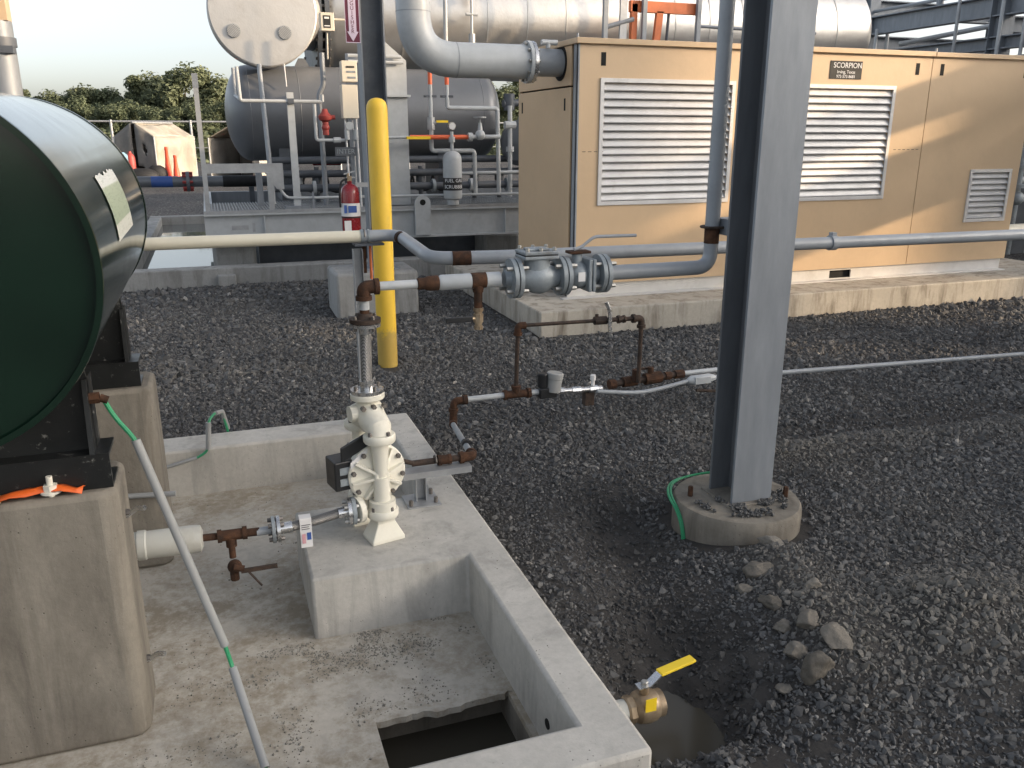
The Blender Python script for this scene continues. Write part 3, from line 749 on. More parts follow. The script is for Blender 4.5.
dv = part('drain_valve', MB().cyl((-.045,SY,SZ-.045), (-.045,SY,SZ-.09), .012).sphere((-.042,SY-.005,SZ-.125), .026).cyl((-.045,SY,SZ-.15), (-.045,SY,SZ-.18), .016, n=8).cyl((-.045,SY-.03,SZ-.115), (-.01,SY-.035,SZ-.125), .012), M['rust'], sl)
part('lever', MB().box(-.022,.105,SY-.045,SY-.035,SZ-.137,SZ-.122).cyl((.0,SY-.04,SZ-.13), (.045,SY-.06,SZ-.19), .004, n=6), M['rust_dark'], dv)
for x0, m in ((.098, 'valve_grey'), (.115, 'steel_bright')):
    fp = part('flange', MB().cyl((x0,SY,SZ-.004), (x0+.012,SY,SZ-.004), .049, n=28), M[m], sl)
bolts(fp, circ((.113,SY,SZ-.004), (1,0,0), .038, 4, .78), (1,0,0), .008, .056, M['bolt_dark'])
hs = [V(.127,SY,SZ-.004), V(.17,SY,SZ-.003), V(.26,SY+.004,SZ+.006), V(.34,SY+.01,SZ+.018), V(.375,SY+.012,SZ+.02)]
part('collar', MB().cyl(hs[0], hs[1], .021), M['steel_bright'], sl)
part('braided_hose', MB().tube([hs[1], hs[2], hs[3]], .018, n=18), M['braid'], sl)
part('collar', MB().cyl(hs[3], hs[4], .022), M['steel_bright'], sl)
fp = part('flange', MB().cyl((.375,SY+.012,SZ+.02), (.388,SY+.012,SZ+.02), .052, n=28), M['steel_bright'], sl)
fp2 = part('flange', MB().cyl((.390,SY+.012,SZ+.02), (.405,SY+.012,SZ+.02), .052, n=28), M['valve_grey'], sl)
bolts(fp2, circ((.388,SY+.012,SZ+.02), (1,0,0), .04, 4, .78), (1,0,0), .008, .055, M['bolt'])
tg = part('tag', MB().box(.196,.238,SY-.0215,SY-.0195,SZ-.085,SZ+.028).box(.196,.238,SY-.020,SY+.02,SZ+.028,SZ+.030), M['label_white'], sl, label='white tag with blue and pink print')
part('print', MB().box(.219,.234,SY-.0235,SY-.0220,SZ-.055,SZ-.026), M['label_blue'], tg)
part('print', MB().box(.201,.214,SY-.0235,SY-.0220,SZ-.068,SZ-.030), M['label_pink'], tg)
part('print', MB().box(.201,.233,SY-.0235,SY-.0220,SZ+.004,SZ+.006).box(.201,.228,SY-.0235,SY-.0220,SZ-.004,SZ-.002).box(.201,.23,SY-.0235,SY-.0220,SZ-.012,SZ-.010), M['letter_dark'], tg)

# ------------------------------------------------------------------ diaphragm pump
pump = thing('diaphragm_pump', 'off-white plastic double diaphragm pump standing on the concrete plinth', 'pump', (.49,2.95,ZC))
AX = V(-.22, .9755, 0)                 # pump axis, front chamber towards the yard corner
SD = V(.9755, .22, 0)                 # sideways
PC = V(.500, 2.93, .375)
FV = -AX
def chamber(c, d, name):
    # ribbed outer chamber facing d
    m = MB().lathe([(.070,-.045), (.110,-.040), (.115,-.030), (.115,-.006), (.108,.000), (.088,.002), (.050,.010), (.03,.014)], c, d, n=40)
    o = part(name, m, M['pump_white'], pump, smooth=30)
    for i in range(8):
        a = 2*PI*i/8 + .2
        u = (SD*math.cos(a) + V(0,0,1)*math.sin(a)); t = d.cross(u).normalized()
        r = MB(); p0, p1 = c + u*.028, c + u*.107
        r.add([p0+t*.006+d*.008, p0-t*.006+d*.008, p1-t*.006-d*.004, p1+t*.006-d*.004, p0+t*.005+d*.040, p0-t*.005+d*.040, p1-t*.005+d*.014, p1+t*.005+d*.014],
              [(0,1,2,3),(4,5,6,7),(0,1,5,4),(1,2,6,5),(2,3,7,6),(3,0,4,7)])
        part('rib', r, M['pump_white'], o, smooth=0)
    part('hub', MB().lathe([(.030,.02), (.030,.042), (.024,.047)], c, d, n=20), M['pump_white'], o)
    bolts(o, [c + (SD*math.cos(a) + V(0,0,1)*math.sin(a))*.100 + d*.006 for a in [2*PI*(i+.5)/8 + .2 for i in range(8)]], tuple(d), .0095, .016, M['bolt_dark'])
    return o
chamber(PC, FV, 'chamber')
PB = PC + AX*.13
chamber(PB, AX, 'chamber')
# front and rear manifold columns
for cc, dd in ((PC + FV*.03, FV), (PB + AX*.03, AX)):
    z0 = ZC
    mf = part('manifold', MB().cyl((cc.x,cc.y,z0+.105), (cc.x,cc.y,z0+.16), .050, n=26).cyl((cc.x,cc.y,z0+.15), (cc.x,cc.y,.375), .032, n=22).cyl((cc.x,cc.y,.375), (cc.x,cc.y,.535), .024, .036, n=22), M['pump_white'], pump, smooth=30)
    part('manifold_flange', MB().lathe([(.056,0),(.060,.006),(.060,.026),(.056,.032)], (cc.x,cc.y,.512), (0,0,1), n=28), M['pump_white'], mf)
    part('manifold_flange', MB().lathe([(.056,0),(.060,.006),(.060,.026),(.056,.032)], (cc.x,cc.y,.213), (0,0,1), n=28), M['pump_white'], mf)
    bolts(mf, circ((cc.x,cc.y,.548), (0,0,1), .047, 4, .6), (0,0,1), .008, .020, M['bolt_dark'])
    bolts(mf, circ((cc.x,cc.y,.250), (0,0,1), .047, 4, .6), (0,0,1), .008, .020, M['bolt_dark'])
    ft = MB(); t0, t1 = .035, .062
    ring0 = [V(cc.x,cc.y,z0) + SD*sx*.066 + dd*sy*.05 for sx, sy in ((-1,-1),(1,-1),(1,1),(-1,1))]
    ringm = [p + V(0,0,.014) for p in ring0]
    ring1 = [V(cc.x,cc.y,z0+.075) + SD*sx*.036 + dd*sy*.034 for sx, sy in ((-1,-1),(1,-1),(1,1),(-1,1))]
    ring2 = [p + V(0,0,.04) for p in ring1]
    ft.rings([ring0, ringm, ring1, ring2])
    part('foot', ft, M['pump_white'], pump, smooth=0, bevel=.004)
    # elbow from the chamber manifold to the middle tee
    top = V(cc.x, cc.y, .545)
    mid = (PC + PB)*.5
    part('elbow', MB().tube([top, top + V(0,0,.018), top*.55 + V(mid.x, mid.y, .605)*.45 + V(0,0,.004), V(mid.x, mid.y, .605)], [.044,.048,.053,.054], n=22), M['pump_white'], pump)
    lo_ = V(cc.x, cc.y, .215)
    part('elbow', MB().tube(fillet([lo_ + V(0,0,-.01), V(cc.x,cc.y,.20), V(mid.x, mid.y, .215)], .03), .032, n=18), M['pump_white'], pump)
mid = (PC + PB)*.5
tee = part('outlet_tee', MB().sphere((mid.x,mid.y,.600), .060, n=22, m=12).cyl((mid.x,mid.y,.600), (mid.x,mid.y,.665), .034, n=22).cyl((mid.x,mid.y,.625)-SD*.0 if False else (mid.x-SD.x*.075, mid.y-SD.y*.075, .605), (mid.x,mid.y,.605), .030, n=18), M['pump_white'], pump)
bolts(tee, [V(mid.x,mid.y,.605) + FV*.057 + SD*sx*.042 + V(0,0,sz*.03) for sx in (-1,0,1) for sz in (-1,1)], tuple(FV), .010, .018, M['bolt_dark'])
part('outlet_flange', MB().lathe([(.060,0),(.064,.005),(.064,.020),(.060,.024)], (mid.x,mid.y,.655), (0,0,1), n=28), M['pump_white'], tee)
part('inlet_port', MB().cyl((.405,2.912,.245), (mid.x,mid.y,.245), .034, n=20).cyl((.405,2.912,.245), (.425,2.92,.245), .052, n=26), M['pump_white'], pump)
cbk = MB().lathe([(.085,-.055), (.095,-.04), (.095,.04), (.085,.055)], mid + V(0,0,.375-mid.z), AX, n=28)
part('centre_section', cbk, M['black_plastic'], pump)
av = MB()
ac = V(mid.x, mid.y, .385) - SD*.118
av.add([ac + SD*a*.045 + AX*b*.05 + V(0,0,1)*c*.058 for a, b, c in ((-1,-1,-1),(1,-1,-1),(1,1,-1),(-1,1,-1),(-1,-1,1),(1,-1,1),(1,1,1),(-1,1,1))], [(3,2,1,0),(4,5,6,7),(0,1,5,4),(1,2,6,5),(2,3,7,6),(3,0,4,7)])
avo = part('air_valve', av, M['black_plastic'], pump, smooth=0, bevel=.006)
for dz in (-.024, .02):
    wn = MB(); q = ac + FV*.051 + V(0,0,dz)
    wn.add([q + SD*a*.026 + FV*b*.0015 + V(0,0,1)*c*.014 for a, b, c in ((-1,-1,-1),(1,-1,-1),(1,1,-1),(-1,1,-1),(-1,-1,1),(1,-1,1),(1,1,1),(-1,1,1))], [(3,2,1,0),(4,5,6,7),(0,1,5,4),(1,2,6,5),(2,3,7,6),(3,0,4,7)])
    part('air_port', wn, M['valve_grey'], avo, smooth=0)
mu = V(mid.x, mid.y, .49) - SD*.08 + FV*.045
part('bracket', MB().add([mu + SD*a*.055 + FV*b*.006 + V(0,0,1)*(c*.028 + a*.022) for a, b, c in ((-1,-1,-1),(1,-1,-1),(1,1,-1),(-1,1,-1),(-1,-1,1),(1,-1,1),(1,1,1),(-1,1,1))], [(3,2,1,0),(4,5,6,7),(0,1,5,4),(1,2,6,5),(2,3,7,6),(3,0,4,7)]), M['black_plastic'], pump, smooth=0, bevel=.004)
st_ = MB(); q = mu + FV*.020 + SD*.008 + V(0,0,-.042)
st_.add([q + SD*a*.034 + FV*b*.001 + V(0,0,1)*(c*.013 + a*.022) for a, b, c in ((-1,-1,-1),(1,-1,-1),(1,1,-1),(-1,1,-1),(-1,-1,1),(1,-1,1),(1,1,1),(-1,1,1))], [(3,2,1,0),(4,5,6,7),(0,1,5,4),(1,2,6,5),(2,3,7,6),(3,0,4,7)])
stk = part('sticker', st_, M['label_white'], pump, smooth=0)

# ------------------------------------------------------------------ discharge line with check valve, ball valve and riser
DY, DZ = 3.03, 1.068
dl = thing('discharge_pipe', 'discharge line rising from the pump, with rusty fittings, flanged check valve and riser', 'pipe', (mid.x, mid.y, .706))
rx, ry = mid.x, mid.y
RXT, RYT = .497, DY
fl_ = part('flange', MB().cyl((rx,ry,.680), (rx,ry,.693), .062, n=28), M['steel_bright'], dl)
bolts(fl_, circ((rx,ry,.685), (0,0,1), .050, 4, .4), (0,0,1), .007, .050, M['bolt_dark'])
part('collar', MB().cyl((rx,ry,.693), (rx,ry,.725), .028), M['steel_bright'], dl)
part('braided_hose', MB().tube([(rx,ry,.72), (rx*.7+RXT*.3,ry*.7+RYT*.3,.78), (rx*.3+RXT*.7,ry*.3+RYT*.7,.86), (RXT,RYT,.905)], .021, n=18), M['braid'], dl)
part('collar', MB().cyl((RXT,RYT,.895), (RXT,RYT,.922), .026), M['steel_bright'], dl)
fa = part('flange', MB().cyl((RXT,RYT,.922), (RXT,RYT,.935), .056, n=28), M['steel_bright'], dl)
fb = part('flange', MB().cyl((RXT,RYT,.938), (RXT,RYT,.953), .058, n=28).cyl((RXT,RYT,.953), (RXT,RYT,.972), .036, .026, n=20), M['rust_dark'], dl)
bolts(fb, circ((RXT,RYT,.938), (0,0,1), .046, 4, .5), (0,0,1), .0075, .056, M['bolt_dark'])
part('nipple', MB().cyl((RXT,RYT,.97), (RXT,RYT,1.05), .018), M['rust'], dl)
part('pipe', MB().cyl((RXT,RYT,.985), (RXT,RYT,1.03), .0185), M['pipe_pale'], dl)
el = MB().tube(fillet([(RXT,RYT,1.025), (RXT,DY,DZ), (RXT+.055,DY,DZ)], .03), .025, n=16)
el.cyl((RXT,RYT,1.02), (RXT,RYT,1.036), .030).cyl((RXT+.04,DY,DZ), (RXT+.057,DY,DZ), .030)
part('elbow', el, M['rust'], dl)
part('pipe', MB().cyl((RXT+.05,DY,DZ), (.73,DY,DZ), .0168), M['pipe_pale'], dl)
part('reducer', MB().lathe([(.0185,0), (.022,.004), (.022,.028), (.027,.04), (.029,.075), (.027,.082)], (.697,DY,DZ), (1,0,0), n=20), M['rust'], dl)
part('pipe', MB().lathe([(.022,0), (.0295,.012), (.0295,.245)], (.777,DY,DZ), (1,0,0), n=22), M['pipe_pale'], dl)
tee = part('tee', MB().lathe([(.0302,0), (.0303,.03), (.0303,.06)], (.905,DY,DZ+.0006), (1,0,0), n=20).cyl((.935,DY,DZ-.005), (.935,DY,DZ-.045), .027, .020).cyl((.935,DY,DZ-.045), (.935,DY,DZ-.105), .0165), M['rust'], dl)
dv = part('drain_valve', MB().cyl((.935,DY,DZ-.105), (.935,DY,DZ-.118), .021, n=8).cyl((.935,DY,DZ-.118), (.935,DY,DZ-.128), .015).cyl((.935,DY,DZ-.128), (.935,DY,DZ-.162), .020, n=8).cyl((.935,DY,DZ-.162), (.935,DY,DZ-.175), .014).cyl((.935,DY,DZ-.175), (.935,DY,DZ-.190), .018, n=8).cyl((.935,DY,DZ-.145), (.905,DY-.01,DZ-.145), .008), M['brass'], dl)
hd = part('lever', MB().box(.80,.906,DY-.026,DY-.010,DZ-.154,DZ-.134), M['black_plastic'], dv, bevel=.002)
def flange_pair(x, name_mat='pipe'):
    a = part('flange', MB().cyl((x,DY,DZ), (x+.0165,DY,DZ), .077, n=36).cyl((x-.022,DY,DZ), (x,DY,DZ), .030, .037, n=24), M['valve_grey'], dl)
    part('gasket', MB().cyl((x+.0165,DY,DZ), (x+.0215,DY,DZ), .070, n=32), M['rubber'], a)
    b = part('flange', MB().cyl((x+.0215,DY,DZ), (x+.038,DY,DZ), .077, n=36).cyl((x+.038,DY,DZ), (x+.055,DY,DZ), .036, .030, n=24), M['valve_grey'], dl)
    bolts(b, circ((x+.019,DY,DZ), (1,0,0), .062, 4, PI/4), (1,0,0), .009, .088, M['bolt'])
    return x + .04
flange_pair(1.062)
cv = part('check_valve', MB().lathe([(.040,0), (.044,.01), (.060,.045), (.064,.072), (.058,.10), (.042,.13), (.040,.145)], (1.112,DY,DZ-.002), (1,0,0), n=28).cyl((1.175,DY,DZ+.02), (1.175,DY,DZ+.082), .052, n=26), M['valve_grey'], dl)
bn = part('bonnet', MB().box(1.105,1.245,DY-.058,DY+.058,DZ+.074,DZ+.088).box(1.105,1.245,DY-.058,DY+.058,DZ+.092,DZ+.106).box(1.13,1.215,DY-.036,DY+.036,DZ+.106,DZ+.114), M['valve_grey'], cv, smooth=0, bevel=.004)
part('gasket', MB().box(1.108,1.242,DY-.055,DY+.055,DZ+.088,DZ+.092), M['rubber'], cv, smooth=0)
bolts(bn, [(x,DY+sy*.044,DZ+.098) for x in (1.12, 1.175, 1.23) for sy in (-1,1)], (0,0,1), .008, .044, M['bolt'])
flange_pair(1.262)
bv = part('ball_valve', MB().lathe([(.040,0), (.050,.015), (.056,.035), (.050,.06), (.046,.065)], (1.312,DY,DZ), (1,0,0), n=28).box(1.372,1.386,DY-.062,DY+.062,DZ-.062,DZ+.066).box(1.390,1.404,DY-.062,DY+.062,DZ-.062,DZ+.066).cyl((1.40,DY,DZ), (1.43,DY,DZ), .040, n=24).cyl((1.345,DY,DZ+.04), (1.345,DY,DZ+.085), .020), M['valve_grey'], dl, bevel=.003)
part('nameplate', MB().box(1.328,1.357,DY-.0585,DY-.0555,DZ-.018,DZ+.018), M['label_white'], bv, smooth=0)
part('lever_stop', MB().box(1.305,1.395,DY-.028,DY+.028,DZ+.085,DZ+.096), M['rust'], bv, bevel=.003)
part('lever', MB().tube(fillet([(1.33,DY-.005,DZ+.102), (1.36,DY-.005,DZ+.108), (1.415,DY-.005,DZ+.148), (1.60,DY-.005,DZ+.146)], .02), .0065, n=8), M['pipe'], bv)
flange_pair(1.432)
part('pipe', MB().tube(fillet([(1.48,DY,DZ), (1.955,DY,DZ), (1.955,DY,DZ+.14)], .095, 10), .030, n=22), M['pipe'], dl)
part('weld_collar', MB().cyl((1.955,DY,DZ+.10), (1.955,DY,DZ+.165), .0312, n=22), M['rust'], dl, label='rusty unpainted weld at the foot of the riser')
part('riser', MB().cyl((1.955,DY,DZ+.15), (1.955,DY,3.6), .0302, n=22), M['pipe'], dl)

# ------------------------------------------------------------------ near steel column on round footing
fx, fy = 2.03, 2.815
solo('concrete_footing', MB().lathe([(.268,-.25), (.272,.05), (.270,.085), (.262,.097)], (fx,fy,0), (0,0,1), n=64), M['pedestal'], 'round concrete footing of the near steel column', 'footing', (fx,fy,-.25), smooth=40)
colm = thing('steel_column', 'thick grey steel H column standing on a round concrete footing', 'column', (2.05,2.83,.10))
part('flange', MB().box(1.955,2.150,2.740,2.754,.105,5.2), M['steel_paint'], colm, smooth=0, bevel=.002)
part('flange', MB().box(1.955,2.150,2.906,2.920,.105,5.2), M['steel_shade'], colm, smooth=0, bevel=.002)
part('web', MB().box(2.047,2.058,2.754,2.906,.105,5.2), M['steel_shade'], colm, smooth=0)
part('grout', MB().box(1.93,2.175,2.715,2.945,.09,.106), M['pedestal'], colm, smooth=0, bevel=.004)
bolts(colm, [(1.845,2.89,.115), (2.225,2.74,.118)], (0,0,1), .011, .055, M['rust'], name='anchor_bolt')
br = part('bracket', MB().box(1.99,2.150,2.921,3.06,1.262,1.270).box(1.982,1.990,2.921,3.09,1.205,1.270), M['steel_paint'], colm, smooth=0)
ub = MB().tube(fillet([(2.005,DY-.042,1.235), (1.955,DY-.042,1.235), (1.915,DY-.03,1.235), (1.912,DY+.03,1.235), (1.955,DY+.042,1.235), (2.005,DY+.042,1.235)], .04), .0055, n=8)
part('u_bolt', ub, M['rust_dark'], br)
bolts(br, [(1.996,DY-.042,1.235)], (1,0,0), .012, .022, M['bolt'])
# dirt on the footing
ds_ = MB(); rnd = random.Random(21)
for i in range(900):
    a = rnd.uniform(PI*1.0, PI*2.0); r = rnd.uniform(.08, .215)
    x, y = fx + r*math.cos(a), fy - .0 + r*math.sin(a)
    if 1.94 < x < 2.165 and y > 2.73: continue
    if noise.noise(Vector((x*14, y*14, 0))) < -.05: continue
    pebble(ds_, (x, y, .100 + rnd.uniform(0, .012)), rnd.uniform(.003, .012), rnd)
solo('spilled_gravel', ds_, M['spill'], 'gravel spilled on top of the round footing', 'gravel', (fx,fy,.1), kind='stuff', smooth=0)
gw = MB()
for dx in (0, .014):
    gw.tube(fillet([(2.10+dx,3.00,.135), (1.98,3.06,.115), (1.84-dx,3.03,.112), (1.765-dx,2.93,.105), (1.752-dx*.6,2.80,.06), (1.76-dx*.6,2.76,-.10)], .09), .0055, n=8)
solo('grounding_wire', gw, M['green_wire'], 'green insulated wire looped over the round footing', 'wire', (1.78,2.9,0))

# ------------------------------------------------------------------ long cream and grey pipe with its strut
lp = thing('long_pipe', 'long pipe, cream by the tank then grey, running past the columns', 'pipe', (.7,4.22,1.08))
PR = .030
part('pipe', MB().cyl((-3.6,4.22,1.125), (.70,4.22,1.115), PR, n=20), M['cream_pipe'], lp, label='cream painted length of the pipe')
part('coupling', MB().cyl((.69,4.22,1.115), (.705,4.22,1.115), PR+.004, n=20).cyl((.725,4.22,1.115), (.735,4.22,1.115), PR+.004, n=20), M['valve_grey'], lp)
part('pipe', MB().tube(fillet([(.70,4.22,1.115), (.885,4.22,1.115), (.875,3.52,1.088), (1.2,3.47,1.088), (7.6,3.47,1.05)], .10, 8), PR, n=20), M['pipe'], lp)
part('weld_collar', MB().cyl((.965,3.50,1.088), (1.045,3.488,1.088), PR+.0012, n=20), M['rust'], lp, label='rusty unpainted band on the grey pipe')
part('weld_collar', MB().cyl((.875,4.14,1.112), (.8745,4.10,1.110), PR+.0012, n=20), M['rust'], lp)
part('clamp', MB().cyl((2.93,3.47,1.078), (2.965,3.47,1.0775), PR+.008, n=20).box(2.935,2.96,3.455,3.485,1.105,1.13), M['pipe'], lp)
ps = thing('pipe_support', 'galvanised strut post on the back curb carrying the cream pipe', 'support', (.68,4.24,ZC))
stc = MB().box(.652,.700,4.262,4.266,ZC+.006,1.05).box(.652,.656,4.222,4.262,ZC+.006,1.05).box(.696,.700,4.222,4.262,ZC+.006,1.05)
part('strut', stc, M['galv'], ps, smooth=0)
part('base_plate', MB().box(.62,.73,4.19,4.30,ZC,ZC+.006), M['galv'], ps, smooth=0)
part('saddle_plate', MB().box(.655,.80,4.17,4.27,1.072,1.082), M['steel_dark'], ps, smooth=0)
part('bracket', MB().box(.700,.716,4.222,4.262,.93,1.072), M['rust'], ps, smooth=0)
part('hanger_rod', MB().cyl((.735,4.21,.90), (.735,4.21,1.072), .007, n=8), M['orange'], ps)
part('u_bolt', MB().tube([(.708,4.22+.034*math.cos(a),1.115+.034*math.sin(a)) for a in [PI*i/10 for i in range(11)]], .004, n=6), M['bolt_dark'], ps)

# ------------------------------------------------------------------ air supply line with bypass loop
al = thing('air_supply_pipe', 'rusty air line with a tall bypass loop above the gravel', 'pipe', (1.0,3.6,0))
AZ = .285
def th(*a, **k): return part(*a, **k)
th('nipple', MB().cyl((.585,3.14,.345), (.70,3.20,AZ), .010).cyl((.69,3.20,AZ), (.93,3.20,AZ), .0135), M['rust_dark'], al)
th('union', MB().cyl((.800,3.20,AZ), (.815,3.20,AZ), .024, n=8).cyl((.815,3.20,AZ), (.845,3.20,AZ), .020).cyl((.845,3.20,AZ), (.858,3.20,AZ), .023, n=8), M['rust'], al)
th('elbow', MB().tube(fillet([(.90,3.20,AZ), (.955,3.20,AZ), (.962,3.255,AZ-.010)], .03), .021, n=14).cyl((.895,3.2,AZ), (.913,3.2,AZ), .026).cyl((.957,3.235,AZ-.008), (.965,3.26,AZ-.012), .026), M['rust'], al)
th('pipe', MB().cyl((.962,3.25,AZ-.010), (1.135,4.17,.085), .0150), M['pipe'], al)
th('coupling', MB().cyl((1.0,3.45,.243), (1.008,3.50,.233), .0185), M['rubber'], al)
th('elbow', MB().tube(fillet([(1.130,4.15,.09), (1.145,4.205,.08), (1.15,4.21,.15)], .03), .022, n=14), M['rust'], al)
th('elbow', MB().tube(fillet([(1.15,4.21,.10), (1.152,4.21,.205), (1.225,4.208,.206)], .03), .0205, n=14).cyl((1.15,4.21,.145), (1.15,4.21,.165), .027).cyl((1.205,4.21,.206), (1.228,4.21,.206), .027), M['rust'], al)
th('pipe', MB().cyl((1.22,4.21,.206), (1.47,4.21,.208), .0158), M['pipe_pale'], al)
th('tee', MB().cyl((1.445,4.21,.208), (1.60,4.21,.207), .0225).cyl((1.44,4.21,.208), (1.46,4.21,.208), .029).cyl((1.58,4.21,.207), (1.60,4.21,.207), .029).cyl((1.515,4.21,.21), (1.515,4.21,.255), .024).cyl((1.515,4.21,.243), (1.515,4.21,.258), .028), M['rust'], al)
th('riser', MB().cyl((1.515,4.21,.25), (1.525,4.21,.575), .0125), M['rust_dark'], al)
th('elbow', MB().tube(fillet([(1.525,4.21,.555), (1.525,4.21,.598), (1.57,4.21,.598)], .025), .020, n=14).cyl((1.525,4.21,.545), (1.525,4.21,.562), .025), M['rust'], al)
th('pipe', MB().cyl((1.56,4.21,.598), (2.01,4.21,.592), .0105), M['rust_dark'], al)
th('ball_valve', MB().cyl((1.985,4.21,.593), (2.06,4.21,.592), .024, n=10).cyl((2.0,4.21,.60), (2.0,4.21,.63), .010), M['rust_dark'], al)
th('tape', MB().tube([(2.045,4.185,.70), (2.062,4.18,.66), (2.07,4.18,.62), (2.066,4.178,.57), (2.075,4.176,.50)], .012, n=6), M['steel_bright'], al, label='loose strip of silver tape hanging from the loop')
th('pipe', MB().cyl((2.05,4.21,.592), (2.24,4.21,.588), .013), M['rust_dark'], al)
th('union', MB().cyl((2.13,4.21,.59), (2.145,4.21,.59), .024, n=8).cyl((2.145,4.21,.59), (2.165,4.21,.59), .019).cyl((2.165,4.21,.59), (2.178,4.21,.59), .023, n=8), M['rust_dark'], al)
th('elbow', MB().tube(fillet([(2.235,4.21,.588), (2.285,4.21,.588), (2.285,4.21,.535)], .03), .020, n=14).cyl((2.225,4.21,.588), (2.242,4.21,.588), .026).cyl((2.285,4.21,.548), (2.285,4.21,.530), .026), M['rust_dark'], al)
th('riser', MB().cyl((2.285,4.21,.55), (2.282,4.21,.20), .0125), M['rust_dark'], al)
th('pipe', MB().cyl((1.595,4.21,.207), (1.665,4.21,.206), .0155), M['pipe_pale'], al)
rg = th('regulator', MB().box(1.648,1.752,4.175,4.245,.172,.232).cyl((1.675,4.21,.23), (1.675,4.21,.315), .030, n=16), M['black_plastic'], al, bevel=.006)
th('cap', MB().lathe([(.044,0), (.044,.075), (.048,.078), (.048,.105), (.044,.110)], (1.735,4.20,.205), (.12,0,1), n=24), M['pvc'], rg)
th('fitting', MB().cyl((1.75,4.205,.205), (1.80,4.20,.20), .020, n=8).cyl((1.79,4.20,.20), (1.86,4.20,.197), .0155).cyl((1.85,4.20,.197), (1.905,4.20,.195), .021, n=8).cyl((1.90,4.2,.195), (2.04,4.20,.192), .016).cyl((1.96,4.2,.193), (2.01,4.2,.193), .022, n=8), M['steel_bright'], al)
th('valve_cap', MB().cyl((1.985,4.205,.20), (1.985,4.205,.265), .010).cyl((1.985,4.205,.245), (1.985,4.205,.275), .017, n=8), M['label_white'], al)
th('bracket', MB().box(1.93,1.985,4.18,4.23,.10,.175), M['rust_dark'], al, smooth=0)
th('pipe', MB().cyl((2.13,4.27,.185), (2.62,4.29,.20), .020), M['rust_dark'], al)
th('fitting', MB().cyl((2.12,4.268,.185), (2.16,4.27,.187), .030, n=10).cyl((2.21,4.272,.19), (2.30,4.275,.192), .031).cyl((2.282,4.24,.195), (2.282,4.24,.27), .024).cyl((2.36,4.277,.193), (2.47,4.281,.197), .036, n=10).cyl((2.40,4.28,.20), (2.40,4.28,.265), .018), M['rust'], al)
th('fitting', MB().cyl((2.50,4.283,.198), (2.54,4.284,.198), .026, n=8).cyl((2.57,4.286,.199), (2.63,4.288,.2), .028, n=8), M['rust'], al)
th('pipe', MB().cyl((2.62,4.29,.20), (3.2,4.30,.20), .0155), M['pipe_pale'], al)
th('lever', MB().box(2.32,2.41,4.30,4.32,.245,.257), M['rust_dark'], al, smooth=0)
cdt = thing('conduit', 'grey electrical conduit with an oval fitting lying along the gravel', 'conduit', (3.6,4.2,.1))
part('conduit_run', MB().tube(fillet([(1.99,4.16,.19), (2.1,4.15,.175), (2.27,4.145,.155), (2.45,4.16,.17), (2.60,4.17,.19)], .08), .0125, n=12), M['pipe'], cdt)
part('conduit_body', MB().lathe([(.014,0), (.02,.01), (.029,.03), (.029,.15), (.02,.18), (.015,.19)], (2.59,4.17,.190), (1,0,.02), n=16), M['pipe_pale'], cdt)
part('cover', MB().box(2.625,2.735,4.135,4.148,.17,.215), M['pipe_pale'], cdt, bevel=.004)
part('conduit_run', MB().tube([(2.77,4.17,.194), (3.2,4.175,.178), (5.3,4.16,.125), (8.0,4.10,.06)], .0150, n=12), M['pipe'], cdt)
part('conduit_run', MB().cyl((2.7,4.24,.10), (3.1,4.25,.04), .01, n=8), M['rust_dark'], cdt)

# galvanised post carrying the air line on the plinth
ap = thing('pipe_support', 'short galvanised strut post bolted to the plinth holding the air line', 'support', (.72,3.18,ZC))
part('post', MB().box(.695,.740,3.196,3.200,ZC,.255).box(.695,.699,3.160,3.196,ZC,.255).box(.736,.740,3.160,3.196,ZC,.255), M['galv'], ap, smooth=0)
part('arm', MB().box(.64,.935,3.150,3.215,.256,.262).box(.64,.935,3.146,3.150,.235,.262), M['galv'], ap, smooth=0)
part('base_plate', MB().box(.65,.79,3.11,3.245,ZC-.001,ZC+.007), M['galv'], ap, smooth=0)
bolts(ap, [(.665,3.13,ZC+.015), (.772,3.135,ZC+.015), (.772,3.225,ZC+.015)], (0,0,1), .009, .032, M['bolt_dark'])
part('clamp', MB().tube([(.79,3.20+.022*math.cos(a),AZ+.022*math.sin(a)) for a in [PI*i/8 for i in range(9)]], .004, n=6), M['bolt_dark'], ap)

# ------------------------------------------------------------------ drain valve through the pit curb
dr = thing('drain_valve', 'bronze ball valve with a yellow lever on a white pipe through the curb', 'valve', (1.03,1.80,-.02))
vz, vy = .012, 1.81
part('pipe', MB().cyl((.90,vy,vz), (1.0,vy,vz), .033, n=22), M['pvc_white'], dr)
bd = part('body', MB().lathe([(.036,0), (.041,.006), (.041,.022), (.036,.028)], (.985,vy,vz), (1,0,0), n=8).lathe([(.034,0), (.046,.014), (.050,.04), (.046,.065), (.040,.075), (.040,.092), (.030,.093)], (1.01,vy,vz), (1,0,0), n=26).cyl((1.045,vy,vz+.04), (1.045,vy,vz+.068), .015), M['brass'], dr, smooth=30)
part('bore', MB().cyl((1.10,vy,vz), (1.1045,vy,vz), .029, n=20), M['void'], bd)
lvp = [V(1.022,vy,vz+.070), V(1.06,vy-.0,vz+.072), V(1.098,vy+.005,vz+.098), V(1.215,vy+.02,vz+.108)]
